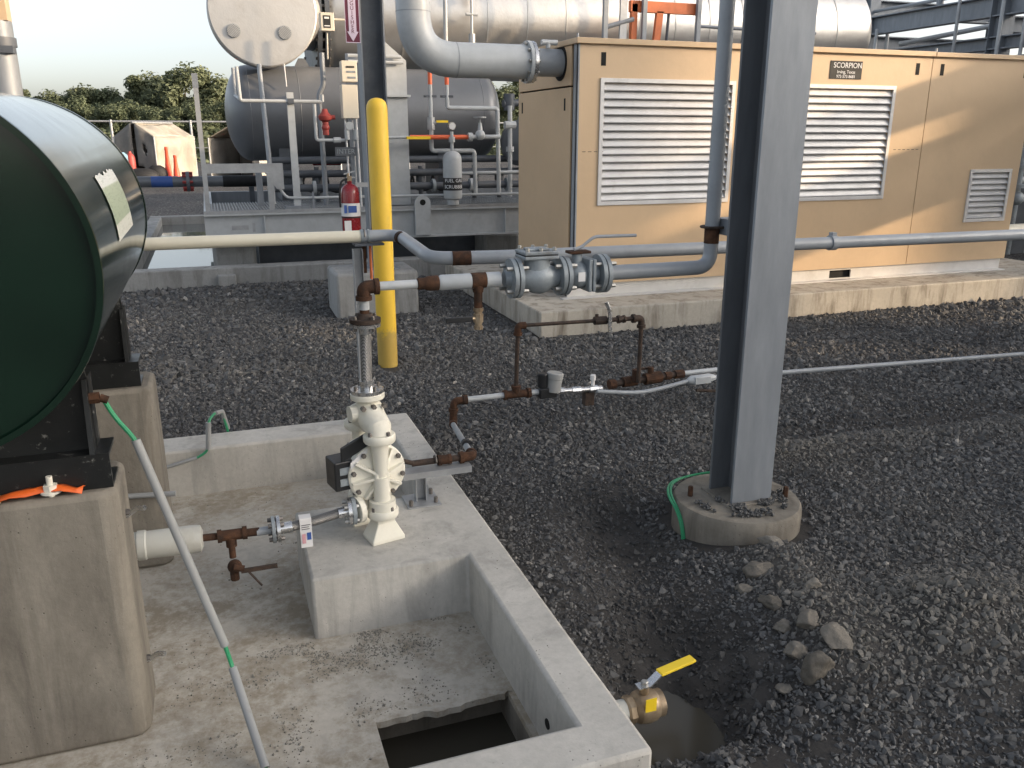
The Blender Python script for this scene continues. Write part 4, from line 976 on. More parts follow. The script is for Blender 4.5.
def strip(mb, p, q, w0, t):
    d = (q-p).normalized(); s = d.cross(V(0,0,1)).normalized()*w0/2; u = s.cross(d).normalized()*t/2
    mb.add([p-s-u, p+s-u, p+s+u, p-s+u, q-s-u, q+s-u, q+s+u, q-s+u], [(0,1,2,3),(7,6,5,4),(0,4,5,1),(1,5,6,2),(2,6,7,3),(3,7,4,0)]); return mb
lv = part('lever', strip(strip(MB(), lvp[0], lvp[1], .030, .004), lvp[1], lvp[2], .026, .004), M['steel_bright'], dr, smooth=0)
part('grip', strip(MB(), lvp[2]-(lvp[3]-lvp[2]).normalized()*.005, lvp[3], .032, .009), M['yellow_vinyl'], lv, smooth=0, bevel=.003)
bolts(lv, [(1.045,vy,vz+.078)], (0,0,1), .011, .014, M['bolt'])
part('tag', MB().box(1.024,1.058,vy-.052,vy-.050,vz+.020,vz+.062), M['yellow_vinyl'], dr, smooth=0, label='small yellow tag hanging under the lever')

# ------------------------------------------------------------------ yellow bollard
solo('bollard', MB().lathe([(.070,-.3), (.070,1.765), (.067,1.79), (.055,1.815), (.035,1.83), (.010,1.836)], (1.1,5.79,0), (0,0,1), n=36), bollard_mat(), 'tall yellow bollard with a domed top in front of the grey column', 'bollard', (1.1,5.79,0))

# ------------------------------------------------------------------ generator on its pad
solo('concrete_pad', MB().box(2.45,8.75,6.22,9.2,-.3,.215), M['pad'], 'long weathered concrete pad under the tan generator enclosure', 'pad', (5.5,7.5,-.3), bevel=.012)
gen = thing('generator_enclosure', 'tan steel generator enclosure with three aluminium louvers and a black nameplate', 'generator', (5.45,7.4,.215))
GX0, GX1, GY0, GY1, GZ0, GZ1 = 2.95, 7.98, 6.70, 8.12, .335, 2.315
GS = 6.645                                              # seam between the two side panels
def cut_box(x0, x1, y0, y1, z0, z1, holes):
    """front panel (normal -Y) with rectangular openings, thickness y0..y1"""
    mb = MB(); xs_ = sorted({x0, x1} | {h[0] for h in holes} | {h[1] for h in holes}); zs_ = sorted({z0, z1} | {h[2] for h in holes} | {h[3] for h in holes})
    for i in range(len(xs_)-1):
        for j in range(len(zs_)-1):
            cx, cz = (xs_[i]+xs_[i+1])/2, (zs_[j]+zs_[j+1])/2
            if any(h[0] < cx < h[1] and h[2] < cz < h[3] for h in holes): continue
            mb.box(xs_[i], xs_[i+1], y0, y1, zs_[j], zs_[j+1])
    return mb
L1, L2, L3 = (3.15, 4.46, 1.015, 2.055), (4.92, 6.235, 1.0, 2.045), (7.315, 7.875, .735, 1.265)
def inset(h, k): return (h[0]+k, h[1]-k, h[2]+k, h[3]-k)
part('side_panel', weld(cut_box(GX0+.012, GS-.004, GY0, GY0+.03, GZ0, GZ1, [inset(L1, .03), inset(L2, .03)])), M['tan'], gen, smooth=0)
part('side_panel', weld(cut_box(GS+.004, GX1, GY0, GY0+.03, GZ0, GZ1, [inset(L3, .02)])), M['tan'], gen, smooth=0)
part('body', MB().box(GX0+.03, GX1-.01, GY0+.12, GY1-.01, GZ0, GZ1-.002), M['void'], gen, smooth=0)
part('side_panel', MB().box(GX0+.012, GX1, GY1-.008, GY1, GZ0, GZ1), M['tan'], gen, smooth=0)
part('end_panel', MB().box(GX1-.008, GX1+.002, GY0+.031, GY1-.009, GZ0, GZ1), M['tan'], gen, smooth=0)
# left end: corner post, door and header
part('corner_post', MB().box(GX0-.004, GX0+.0115, GY0+.035, GY0+.085, GZ0, GZ1).box(GX0+.0, GX0+.0115, GY0-.003, GY0+.012, GZ0, GZ1), M['pipe'], gen, smooth=0)
part('seal', MB().box(GX0+.002, GX0+.0115, GY0+.012, GY0+.035, GZ0, GZ1).box(GX0+.002, GX0+.0115, GY0+.085, GY0+.112, GZ0, GZ1), M['rubber'], gen, smooth=0)
dr_ = part('door', MB().box(GX0-.012, GX0+.03, GY0+.118, GY1-.02, GZ0, 1.985), M['tan'], gen, smooth=0, bevel=.003)
for y in (6.93, 7.98):
    part('latch', MB().box(GX0-.0135, GX0-.0115, y, y+.032, 1.80, 1.90), M['void'], dr_, smooth=0)
hdp = MB()
EY, EZ, ER = 7.06, 2.19, .125
part('header', MB().box(GX0-.010, GX0+.03, GY0+.118, GY1-.02, 2.0, GZ1-.002), M['tan'], gen, smooth=0)
part('exhaust_port', MB().lathe([(ER*.85,0), (ER+.02,0), (ER+.02,.004)], (GX0-.0105,EY,EZ), (-1,0,0), n=36), M['void'], gen)
part('roof', MB().box(GX0-.03, GS-.003, GY0-.035, GY1+.03, GZ1, GZ1+.045), M['tan_trim'], gen, smooth=0, bevel=.004)
part('roof', MB().box(GS+.003, GX1+.03, GY0-.035, GY1+.03, GZ1, GZ1+.042), M['tan_trim'], gen, smooth=0, bevel=.004)
part('roof_pin', MB().cyl((GX0-.02,GY0-.02,GZ1+.045), (GX0-.02,GY0-.02,GZ1+.075), .01, n=8).cyl((GS,GY0-.02,GZ1+.042), (GS,GY0-.02,GZ1+.075), .012, n=8), M['galv'], gen)
bs = weld(cut_box(GX0-.05, 6.10, GY0+.025, GY0+.04, .217, GZ0-.004, [(4.80,4.955,.238,.31), (5.72,5.98,.235,.312)]))
part('base_rail', bs, M['white_paint'], gen, smooth=0)
part('base_rail', MB().box(6.101, GX1-.03, GY0+.028, GY0+.04, .217, GZ0-.004), M['louver'], gen, smooth=0)
part('base_lip', MB().box(GX0-.12, GX1-.03, GY0-.055, GY0+.024, .2165, .226), M['louver'], gen, smooth=0)
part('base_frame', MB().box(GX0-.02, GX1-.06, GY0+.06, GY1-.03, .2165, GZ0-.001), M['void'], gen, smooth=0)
for x in (3.175, 6.47, 6.77, 7.85):
    part('latch', MB().box(x-.022, x+.022, GY0-.002, GY0+.002, 2.15, 2.255), M['void'], gen, smooth=0)
for x0, n_ in ((3.0, 4), (6.30, 6)):
    for k in range(n_): part('panel_mark', MB().box(x0+k*.055, x0+k*.055+.032, GY0-.0008, GY0+.001, 1.462, 1.467), M['rust_dark'], gen, smooth=0)
def louver(h, nslat, name):
    x0, x1, z0, z1 = h; fr = .034
    o = part('louver', weld(cut_box(x0, x1, GY0-.014, GY0-.0005, z0, z1, [inset(h, fr)])), M['louver'], gen, smooth=0, bevel=.002)
    zz0, zz1 = z0+fr+.004, z1-fr
    st = (zz1-zz0)/nslat
    for i in range(nslat):
        z = zz0 + st*i
        m = MB(); xa, xb = x0+fr-.012, x1-fr+.012
        # blade: lower lip out at the front, rising inwards
        prof = [(GY0-.012, z+.004), (GY0-.007, z), (GY0+.0, z+.002), (GY0+.030, z+st*1.02), (GY0+.027, z+st*1.02+.003), (GY0-.004, z+.010)]
        m.prism(prof, lambda p, a: (a, p[0], p[1]), xa, xb)
        part('slat', m, M['louver'], o, smooth=0)
    return o
louver(L1, 15, 'l'); louver(L2, 15, 'l'); louver(L3, 8, 'l')
# nameplate
npl = part('nameplate', MB().box(5.455, 5.815, GY0-.005, GY0-.0005, 2.095, 2.252), M['sign_black'], gen, smooth=0, label='black nameplate lettered SCORPION Irving, Texas')
def face_front(x, y, z): return Matrix.Translation((x, y, z)) @ Matrix.Rotation(PI/2, 4, 'X')
part('lettering', text_mb('SCORPION', .066, face_front(5.650, GY0-.0056, 2.212), spacing=.98), M['letter_white'], npl, smooth=0)
part('lettering', text_mb('Irving, Texas', .040, face_front(5.637, GY0-.0056, 2.156)), M['letter_white'], npl, smooth=0)
part('lettering', text_mb('972-573-8681', .038, face_front(5.637, GY0-.0056, 2.116)), M['letter_white'], npl, smooth=0)

# exhaust pipe
ex = thing('exhaust_pipe', 'big pale grey exhaust pipe bending up beside the generator end', 'pipe', (2.6,EY,2.0))
part('stub', MB().cyl((GX0+.02,EY,EZ), (2.68,EY,EZ), .112, n=32), M['pipe'], ex)
f1 = part('flange', MB().cyl((2.655,EY,EZ), (2.683,EY,EZ), .168, n=36), M['steel_bright'], ex)
f2 = part('flange', MB().cyl((2.62,EY,EZ), (2.65,EY,EZ), .170, n=36), M['pipe_pale'], ex)
bolts(f2, circ((2.65,EY,EZ), (1,0,0), .148, 10), (1,0,0), .014, .10, M['bolt'])
part('pipe', MB().tube(fillet([(2.625,EY,EZ), (1.665,EY,EZ), (1.665,EY,4.4)], .34, 12), .138, n=32), M['pipe_pale'], ex)
for p, q in (((2.0,EY,EZ),(2.008,EY,EZ)), ((1.665,EY,2.535),(1.665,EY,2.543))):
    part('weld_seam', MB().cyl(p, q, .1400, n=32), M['pipe'], ex)
part('vent_pipe', MB().cyl((2.80,EY-.06,EZ+.11), (2.80,EY-.06,EZ+.16), .02).cyl((2.74,EY-.06,EZ+.155), (2.88,EY-.06,EZ+.155), .022), M['pipe_pale'], ex)

# ------------------------------------------------------------------ far steel column, its block, extinguisher and sign
solo('concrete_block', MB().box(1.0,1.76,7.58,8.18,-.2,.40), M['grey_concrete'], 'concrete block under the slim grey column behind the bollard', 'block', (1.4,7.9,-.2), bevel=.03)
c2 = thing('steel_column', 'slim grey steel H column behind the yellow bollard', 'column', (1.465,7.85,.40))
part('flange', MB().box(1.360,1.372,7.76,7.95,.41,5.2), M['steel_paint'], c2, smooth=0)
part('flange', MB().box(1.560,1.572,7.76,7.95,.41,5.2), M['steel_paint'], c2, smooth=0)
part('web', MB().box(1.372,1.560,7.85,7.86,.41,5.2), M['steel_dark'], c2, smooth=0)  # web in darker steel, the recess shade put into the colour
part('base_plate', MB().box(1.31,1.62,7.71,8.0,.40,.41), M['steel_paint'], c2, smooth=0)
fe = thing('fire_extinguisher', 'red fire extinguisher with a white label hung on the slim grey column', 'extinguisher', (1.20,7.72,.76))
ey, exx = 7.72, 1.19
part('cylinder', MB().lathe([(.070,0), (.082,.012), (.084,.03), (.084,.40), (.074,.445), (.045,.475), (.022,.485), (.022,.51)], (exx,ey,.70), (0,0,1), n=30), M['red'], fe)
part('label', MB().lathe([(.0848,.20), (.0848,.315)], (exx,ey,.70), (0,0,1), n=30, cap0=False, cap1=False), M['label_white'], fe)
part('band', MB().lathe([(.0855,.185), (.0855,.196)], (exx,ey,.70), (0,0,1), n=30, cap0=False, cap1=False), M['rubber'], fe)
part('print', MB().box(exx-.035,exx+.04,ey-.0868,ey-.0842,.935,.995).box(exx-.07,exx-.045,ey-.075,ey-.07,.93,1.0), M['label_blue'], fe, smooth=0)
part('inspection_tag', MB().box(exx-.075,exx-.015,ey-.0885,ey-.0865,.765,.865), M['label_white'], fe, smooth=0)
part('valve_head', MB().box(exx-.02,exx+.02,ey-.02,ey+.02,1.205,1.25).cyl((exx-.01,ey,1.25), (exx-.01,ey,1.275), .012), M['brass'], fe)
part('lever', MB().prism([(exx-.045,1.262),(exx+.05,1.285),(exx+.05,1.295),(exx-.045,1.272)], lambda p, a: (p[0], a, p[1]), ey-.01, ey+.01).box(exx-.03,exx+.055,ey-.01,ey+.01,1.232,1.242), M['galv'], fe, smooth=0)
part('hose', MB().tube(fillet([(exx-.02,ey,1.225), (exx-.075,ey-.02,1.21), (exx-.098,ey-.03,1.10), (exx-.094,ey-.02,.98)], .04), .009, n=8), M['rubber'], fe)
part('hanger', MB().box(exx+.06,1.359,ey+.03,ey+.05,1.15,1.19), M['galv'], fe, smooth=0)
sg = thing('extinguisher_sign', 'narrow maroon sign with a white down arrow above the red extinguisher', 'sign', (1.30,7.74,2.36))
part('panel', MB().box(1.232,1.352,7.738,7.742,2.36,3.05), M['maroon'], sg, smooth=0)
part('border', MB().box(1.230,1.354,7.7365,7.7375,2.36,2.366).box(1.230,1.234,7.7365,7.7375,2.366,3.05).box(1.350,1.354,7.7365,7.7375,2.366,3.05), M['letter_lilac'], sg, smooth=0)
part('arrow', MB().prism([(1.292,2.372),(1.340,2.45),(1.324,2.45),(1.324,3.04),(1.260,3.04),(1.260,2.45),(1.244,2.45)], lambda p, a: (p[0], a, p[1]), 7.7352, 7.7372), M['letter_lilac'], sg, smooth=0)
part('lettering', text_mb('\n'.join('FIRE EXTINGUISHER'), .046, face_front(1.292, 7.7346, 2.745), line=.80), M['maroon'], sg, smooth=0)

# ------------------------------------------------------------------ process skid behind
def conc_curb():
    k = thing('containment_curb', 'low concrete containment curb around the process skid', 'curb', (1,10,0))
    part('wall', MB().box(-1.05,3.9,9.70,9.92,-.2,.20), M['grey_concrete'], k, bevel=.015)
    part('wall', MB().box(-1.05,-.85,9.92,16.4,-.2,.19), M['grey_concrete'], k, bevel=.015)
    part('wall', MB().box(-1.05,6.0,16.4,16.6,-.2,.20), M['grey_concrete'], k, bevel=.015)
    part('block', MB().box(.0,.19,9.60,9.70,-.2,.13), M['grey_concrete'], k, bevel=.01)
conc_curb()
wt = MB().add([(-.86,9.91,.055),(5.9,9.91,.055),(5.9,16.41,.055),(-.86,16.41,.055)], [(0,1,2,3)])
solo('water', wt, M['water'], None, None, kind='structure', smooth=0)
for x0, x1, lb_ in ((-.03,.45,'concrete support block under the free end of the process skid'), (3.22,3.70,'concrete support block under the skid beside the generator end')):
    solo('support_block', MB().box(x0,x1,10.15,10.6,.0,.43 if x0 < 1 else .42), M['grey_concrete'], lb_, 'block', (x0,10.4,0), group='support blocks of the skid', bevel=.05)

SK = 9.85       # front face of the skid
skd = thing('process_skid', 'grey steel process skid with a grating deck and lifting lug', 'skid', (3,11,.43))
part('beam', MB().box(-.08,9.5,SK,SK+.10,.745,.765).box(-.08,9.5,SK+.045,SK+.055,.45,.745).box(-.08,9.5,SK,SK+.10,.43,.45), M['pipe_pale'], skd, smooth=0)
part('beam', MB().box(-.08,.02,SK+.10,14.0,.43,.765), M['pipe_pale'], skd, smooth=0)
part('beam', MB().box(-.08,9.5,13.9,14.0,.43,.763), M['steel_paint'], skd, smooth=0)
for x in (.55, 1.5, 2.45, 3.4): part('stiffener', MB().box(x,x+.012,SK+.004,SK+.045,.45,.745), M['pipe_pale'], skd, smooth=0)
gt = MB()
for i in range(118):
    x = -.06 + i*.033
    gt.box(x, x+.006, SK+.02, 11.2, .768, .795)
for i in range(12): gt.box(-.06, 3.83, SK+.03+i*.11, SK+.036+i*.11, .770, .792)
o = part('grating', gt, M['galv'], skd, smooth=0); o['kind'] = 'stuff'
part('edge_bar', MB().box(-.08,9.5,SK+.002,SK+.010,.766,.802), M['galv'], skd, smooth=0)
part('lifting_lug', MB().prism([(2.265,.46)] + [(2.36+.095*math.cos(R(a)), .83+.09*math.sin(R(a))) for a in range(180,-1,-20)] + [(2.455,.46)], lambda p, a: (p[0], a, p[1]), SK-.035, SK-.004), M['pipe_pale'], skd)
part('lug_hole', MB().cyl((2.36,SK-.037,.84), (2.36,SK-.034,.84), .035, n=18), M['void'], skd)
part('stencil_mark', MB().box(.42,.45,SK+.042,SK+.0445,.56,.66).box(.20,.38,SK+.042,SK+.0445,.585,.635), M['galv'], skd, smooth=0)

part('shade_strip', MB().box(.5,9.4,10.62,10.70,.06,.43), M['steel_dark'], skd, smooth=0)  # dark strip added to stand for the shade beneath the skid
# lower grey vessel
LV = thing('grey_vessel', 'dark grey horizontal vessel on the skid below the silver vessel', 'vessel', (2,11.6,.8))
def vessel(name_, x0, x1, r, y, z, m, parent, head=.28, n=48):
    pr = []
    k = 8
    for i in range(k+1):
        a = PI/2*i/k; pr.append((max(.002, r*math.sin(a)), head - head*math.cos(a)))
    pr2 = [(rr, (x1-x0) - hh) for rr, hh in pr[::-1]]
    return part(name_, MB().lathe(pr + pr2, (x0,y,z), (1,0,0), n=n), m, parent)
vessel('shell', .28, 3.85, .575, 11.55, 1.86, M['tank_grey'], LV)
for x in (.56, 1.15, 1.75, 2.4, 3.5): part('weld_seam', MB().lathe([(.574,0),(.579,.005),(.574,.012)], (x,11.55,1.86), (1,0,0), n=48, cap0=False, cap1=False), M['tank_grey'], LV)
for x in (.95, 3.0): part('saddle', MB().prism([(11.2,.80),(11.9,.80),(11.95,1.6),(11.15,1.6)], lambda p, a: (a, p[0], p[1]), x-.08, x+.08), M['steel_dark'], LV, smooth=0)
part('lifting_eye', MB().prism([(1.16,2.42),(1.36,2.42),(1.30,2.53),(1.22,2.53)], lambda p, a: (p[0], a, p[1]), 11.54, 11.56), M['tank_grey'], LV, smooth=0)
part('manway', MB().cyl((.62,10.985,1.80), (.62,11.2,1.80), .045, n=16), M['steel_dark'], LV)

# upper silver vessel
SV = thing('silver_vessel', 'long silver clad horizontal vessel above the generator', 'vessel', (6,12.6,.8))
SR, SYc, SZc = .80, 12.5, 3.17
vessel('shell', 1.46, 10.5, SR, SYc, SZc, M['silver'], SV, head=.30, n=72)
for i in range(14):
    x = 2.05 + i*.58
    part('cladding_band', MB().lathe([(SR-.004,0),(SR+.006,.002),(SR+.006,.022),(SR-.004,.024)], (x,SYc,SZc), (1,0,0), n=72, cap0=False, cap1=False), M['silver_flat'], SV)
fo = part('end_flange', MB().cyl((1.50,SYc,SZc), (1.56,SYc,SZc), SR+.10, n=72).cyl((1.60,SYc,SZc), (1.66,SYc,SZc), SR+.10, n=72), M['steel_dark'], SV)
bolts(fo, circ((1.58,SYc,SZc), (1,0,0), SR+.06, 40), (1,0,0), .022, .20, M['bolt_dark'])
for x in (2.2, 8.4):
    part('saddle', MB().box(x-.16,x+.16,SYc-.55,SYc+.55,.79,2.55), M['steel_paint'], SV, smooth=0)
# burner housing disk at the vessel end
BD = thing('burner_housing', 'round silver burner housing with two vent grilles at the vessel end', 'burner', (.8,11.2,2.4))
part('drum', MB().lathe([(.60,0),(.622,.01),(.622,.30),(.60,.31)], (.795,11.0,3.0), (0,1,0), n=64), M['silver_flat'], BD)
part('face', MB().lathe([(.605,0),(.002,-.01)], (.795,11.0-.003,3.0), (0,1,0), n=64, cap0=False), M['silver_flat'], BD)
part('duct', MB().cyl((.9,11.3,3.05), (1.5,12.4,3.12), .42, n=32), M['silver_flat'], BD)
for x in (.445, 1.025):
    gl = part('vent', MB().cyl((x,10.972,2.765), (x,10.985,2.765), .077, n=26), M['valve_grey'], BD)
    for k in range(-4, 5):
        hw = math.sqrt(max(0, .072**2 - (k*.016)**2))
        a = R(35); u = V(math.cos(a),0,-math.sin(a)); v = V(math.sin(a),0,math.cos(a))
        c0 = V(x,10.970,2.765) + v*k*.016
        sl_ = MB().add([c0-u*hw-v*.004, c0+u*hw-v*.004, c0+u*hw+v*.004, c0-u*hw+v*.004, c0-u*hw-v*.004+V(0,-.006,0), c0+u*hw-v*.004+V(0,-.006,0), c0+u*hw+v*.004+V(0,-.006,0), c0-u*hw+v*.004+V(0,-.006,0)], [(0,1,2,3),(7,6,5,4),(0,4,5,1),(1,5,6,2),(2,6,7,3),(3,7,4,0)])
        part('slat', sl_, M['silver_flat'], gl, smooth=0)
part('leg', MB().cyl((.40,10.98,2.36), (.40,10.98,2.05), .020, n=10).cyl((.40,10.98,2.05), (.43,10.6,2.0), .02, n=10), M['pipe'], BD)
part('leg', MB().cyl((.70,10.95,2.40), (.72,10.6,.80), .028, n=12), M['pipe'], BD)
part('drain_wire', MB().cyl((.99,10.97,2.42), (1.0,10.97,2.16), .008, n=6), M['label_white'], BD)

# left end posts and frame on the skid
po = thing('handrail_post', 'tall galvanised post at the free end of the skid with a side frame', 'post', (-.03,SK+.05,.80))
part('post', MB().box(-.055,-.005,SK+.02,SK+.07,.80,2.18), M['galv'], po, smooth=0)
part('cap', MB().box(-.06,0.0,SK+.015,SK+.075,2.08,2.22), M['steel_paint'], po, smooth=0)
part('rail', MB().box(-.005,.80,SK+.06,SK+.10,1.20,1.30), M['galv'], po, smooth=0)
part('leg', MB().box(.62,.68,SK+.04,SK+.10,.80,1.20), M['galv'], po, smooth=0)
part('leg', MB().box(.53,.60,SK+.6,SK+.66,.80,1.22), M['steel_paint'], po, smooth=0)
part('gusset', MB().prism([(.72,1.02),(.80,1.02),(.80,1.20),(.60,1.20)], lambda p, a: (p[0], a, p[1]), SK+.06, SK+.075), M['galv'], po, smooth=0)
pp = thing('pipe_stand', 'pale grey upright strut with cross pipe in front of the grey vessel', 'stand', (.93,SK+.15,.8))
part('strut', MB().box(.90,.975,SK+.10,SK+.15,.80,2.05), M['pipe_pale'], pp, smooth=0)
part('base', MB().box(.80,1.06,SK+.03,SK+.24,.796,.83).box(1.10,1.12,SK+.05,SK+.07,.796,.98), M['steel_paint'], pp, smooth=0)
part('cross_pipe', MB().tube(fillet([(.40,SK+.08,2.30), (.41,SK+.08,1.955), (1.28,SK+.08,1.955)], .03), .020, n=10).cyl((1.28,SK+.08,1.955), (1.28,SK+.08,2.03), .02), M['pipe_pale'], pp)
part('clamp', MB().box(.905,.97,SK+.05,SK+.10,1.93,1.985), M['steel_dark'], pp, smooth=0)
part('low_pipe', MB().tube(fillet([(.70,SK+.12,1.10), (.82,SK+.10,.92), (.98,SK+.1,.915), (4.2,SK+.1,.905)], .05), .016, n=10), M['pipe_pale'], pp)
rgv = thing('gas_regulator', 'red cast regulator on a pale pipe in front of the grey vessel', 'regulator', (1.30,SK+.1,1.5))
part('body', MB().sphere((1.30,SK+.08,1.68), .045, n=14, m=8).lathe([(.03,0),(.065,.02),(.075,.05),(.075,.065),(.04,.10),(.025,.14)], (1.30,SK+.08,1.74), (0,0,1), n=18).cyl((1.30,SK+.08,1.60), (1.30,SK+.08,1.74), .035).cyl((1.36,SK+.08,1.79), (1.41,SK+.08,1.79), .025), M['red_cast'], rgv)
part('pipe', MB().tube(fillet([(1.19,SK+.08,1.93), (1.19,SK+.08,1.545), (1.52,SK+.08,1.545)], .03), .019, n=10).cyl((1.38,SK+.08,1.545), (1.46,SK+.08,1.545), .032, n=8), M['pipe_pale'], rgv)
part('vent_pipe', MB().tube(fillet([(1.36,SK+.5,2.5), (1.36,SK+.5,2.15), (1.30,SK+.5,2.05), (1.31,SK+.5,.80)], .05), .030, n=10), M['steel_paint'], rgv)
# instrument boxes
for (x0, x1, z0, z1, lb_, dt) in ((1.50,1.67,2.165,2.385,'cream instrument box with two small display windows above a plain box',1), (1.49,1.665,1.78,2.135,'plain tall cream junction box below the display box',0), (1.305,1.45,2.68,2.865,'cream framed gauge box beside the silver vessel flange',2)):
    bx = thing('instrument_box', lb_, 'box', ((x0+x1)/2,SK+.1,z0), group='cream instrument boxes')
    part('case', MB().box(x0,x1,SK+.0,SK+.14,z0,z1), M['cream_box'], bx, smooth=0, bevel=.006)
    if dt == 1:
        part('window', MB().box(x0+.05,x1-.03,SK-.004,SK-.001,z1-.075,z1-.055), M['sign_black'], bx, smooth=0)
        part('window', MB().box(x0+.05,x1-.02,SK-.004,SK-.001,z1-.125,z1-.105), M['valve_grey'], bx, smooth=0)
        part('window', MB().box(x0+.06,x1-.02,SK-.004,SK-.001,z1-.185,z1-.165), M['valve_grey'], bx, smooth=0)
    if dt == 2:
        part('window', MB().box(x0+.028,x1-.04,SK-.004,SK-.001,z0+.03,z1-.03), M['sign_black'], bx, smooth=0)
        part('gauge', MB().box(x0+.04,x1-.055,SK-.007,SK-.0045,z1-.065,z1-.045).box(x0+.035,x1-.05,SK-.007,SK-.0045,z0+.045,z0+.055), M['label_white'], bx, smooth=0)
        part('cable', MB().cyl((x0+.07,SK+.06,z0), (x0+.06,SK+.06,z0-.28), .008, n=6).cyl((x1,SK+.06,z1-.06), (x1+.18,SK+.06,z1-.06), .011, n=6), M['cream_box'], bx)
    if dt == 0:
        for k, xx in enumerate((1.52, 1.60, 1.645)):
            part('cable', MB().cyl((xx,SK+.07,z0), (xx+.012,SK+.07,.80), .011, n=8), M['label_white' if k != 1 else 'galv'], bx)
        part('gland', MB().cyl((1.56,SK+.05,1.70), (1.56,SK+.02,1.70), .045, n=16).cyl((1.53,SK+.05,1.55), (1.53,SK+.05,1.66), .028, n=8).cyl((1.63,SK+.05,1.55), (1.63,SK+.05,1.66), .028, n=8), M['pipe_pale'], bx)
        tg_ = part('tag_plate', MB().box(1.38,1.62,SK+.01,SK+.014,1.375,1.47), M['steel_dark'], bx, smooth=0)
        part('lettering', text_mb('INTER', .075, face_front(1.50, SK+.0092, 1.42)), M['valve_grey'], tg_, smooth=0)

# support pedestal of the silver vessel, grey steel, in front of the grey vessel
spd = thing('vessel_support', 'pale grey steel pedestal with gussets between the bollard and the fuel gas bottle', 'support', (2.1,10.2,.8))
part('post', MB().box(1.98,2.27,10.05,10.07,.80,2.42).box(1.98,2.0,10.07,10.35,.80,2.42).box(2.25,2.27,10.07,10.35,.80,2.42), M['pipe_pale'], spd, smooth=0)
part('side_plate', MB().box(1.62,1.965,10.30,10.34,.80,2.5), M['steel_paint'], spd, smooth=0)
part('gusset', MB().prism([(1.98,2.42),(2.27,2.42),(2.05,2.60),(1.98,2.66)], lambda p, a: (p[0], a, p[1]), 10.06, 10.10), M['pipe_pale'], spd, smooth=0)
part('cap_plate', MB().box(1.95,2.30,10.0,10.4,2.02,2.045), M['pipe_pale'], spd, smooth=0)
part('conduit', MB().cyl((1.6,10.0,2.45), (2.20,10.0,2.45), .018, n=8).cyl((1.6,10.0,2.39), (2.22,10.0,2.39), .018, n=8), M['pipe_pale'], spd)

# orange topped risers and gas train
tr = thing('gas_train', 'pale gas piping with orange topped risers and a yellow valve lever', 'pipe', (2.6,SK+.1,.9))
GYY = SK+.12
for x, zb, zt in ((2.525,1.43,3.2), (2.725,1.905,3.2)):
    part('riser', MB().cyl((x,GYY,zb), (x,GYY,zt), .024, n=12), M['pipe_pale'], tr)
    part('orange_band', MB().cyl((x,GYY,2.16), (x,GYY,2.42), .0256, n=12), M['orange_band'], tr)
    part('clamp', MB().box(x-.07,x+.07,GYY-.02,GYY+.04,2.02,2.045), M['steel_dark'], tr, smooth=0)
part('pipe', MB().tube(fillet([(2.725,GYY,2.0), (2.725,GYY,1.905), (3.345,GYY,1.905), (3.36,GYY,.92)], .04), .026, n=12), M['pipe_pale'], tr)
part('pipe', MB().tube(fillet([(2.525,GYY,1.5), (2.525,GYY,1.42), (3.05,GYY,1.42), (3.06,GYY,.92)], .04), .026, n=12), M['pipe_pale'], tr)
v1 = part('ball_valve', MB().cyl((2.525,GYY,1.66), (2.525,GYY,1.80), .045, n=10).cyl((2.525,GYY-.02,1.735), (2.58,GYY-.02,1.735), .02), M['galv'], tr)
part('lever', MB().box(2.58,2.72,GYY-.05,GYY-.02,1.74,1.765), M['yellow_vinyl'], v1, smooth=0)
part('orange_pipe', MB().cyl((2.25,GYY-.08,1.575), (2.97,GYY-.08,1.578), .026, n=12), M['orange_band'], tr)
part('lever', MB().box(2.20,2.48,GYY-.14,GYY-.11,1.555,1.585), M['yellow_vinyl'], tr, smooth=0, label='yellow lever lying along the orange pipe')
part('pipe', MB().cyl((1.80,GYY-.08,1.572), (2.25,GYY-.08,1.575), .018, n=10).cyl((1.76,GYY-.08,1.50), (1.76,GYY-.08,1.66), .035, n=8), M['pipe_pale'], tr)
gvv = part('globe_valve', MB().cyl((2.97,GYY-.08,1.578), (3.35,GYY-.08,1.58), .026, n=12).cyl((2.95,GYY-.08,1.578), (3.0,GYY-.08,1.578), .05, n=16).sphere((3.10,GYY-.08,1.60), .062, n=14, m=8).cyl((3.10,GYY-.08,1.62), (3.10,GYY-.08,1.74), .035, .02, n=12).cyl((3.10,GYY-.08,1.72), (3.10,GYY-.08,1.80), .010, n=8), M['pipe_pale'], tr)
part('handwheel', MB().lathe([(.055,0),(.075,.004),(.075,.018),(.055,.02)], (3.10,GYY-.08,1.79), (0,0,1), n=20).box(3.03,3.17,GYY-.09,GYY-.07,1.795,1.805), M['galv'], gvv)
part('pipe', MB().cyl((2.87,GYY+.15,1.15), (4.6,GYY+.15,1.17), .022, n=10), M['pipe_pale'], tr)
bt = thing('gas_bottle', 'small grey upright gas scrubber bottle with a black lettered band', 'vessel', (2.74,SK-.06,.80))
part('shell', MB().lathe([(.06,0),(.07,.002),(.07,.06),(.105,.075),(.112,.10),(.112,.53),(.10,.575),(.07,.605),(.03,.62)], (2.745,SK+.02,.80), (0,0,1), n=32), M['pipe_pale'], bt)
bnd = part('band', MB().lathe([(.1128,.17),(.1128,.315)], (2.745,SK+.02,.80), (0,0,1), n=32, cap0=False, cap1=False), M['sign_black'], bt, label='black band lettered FUEL GAS SCRUBBER')
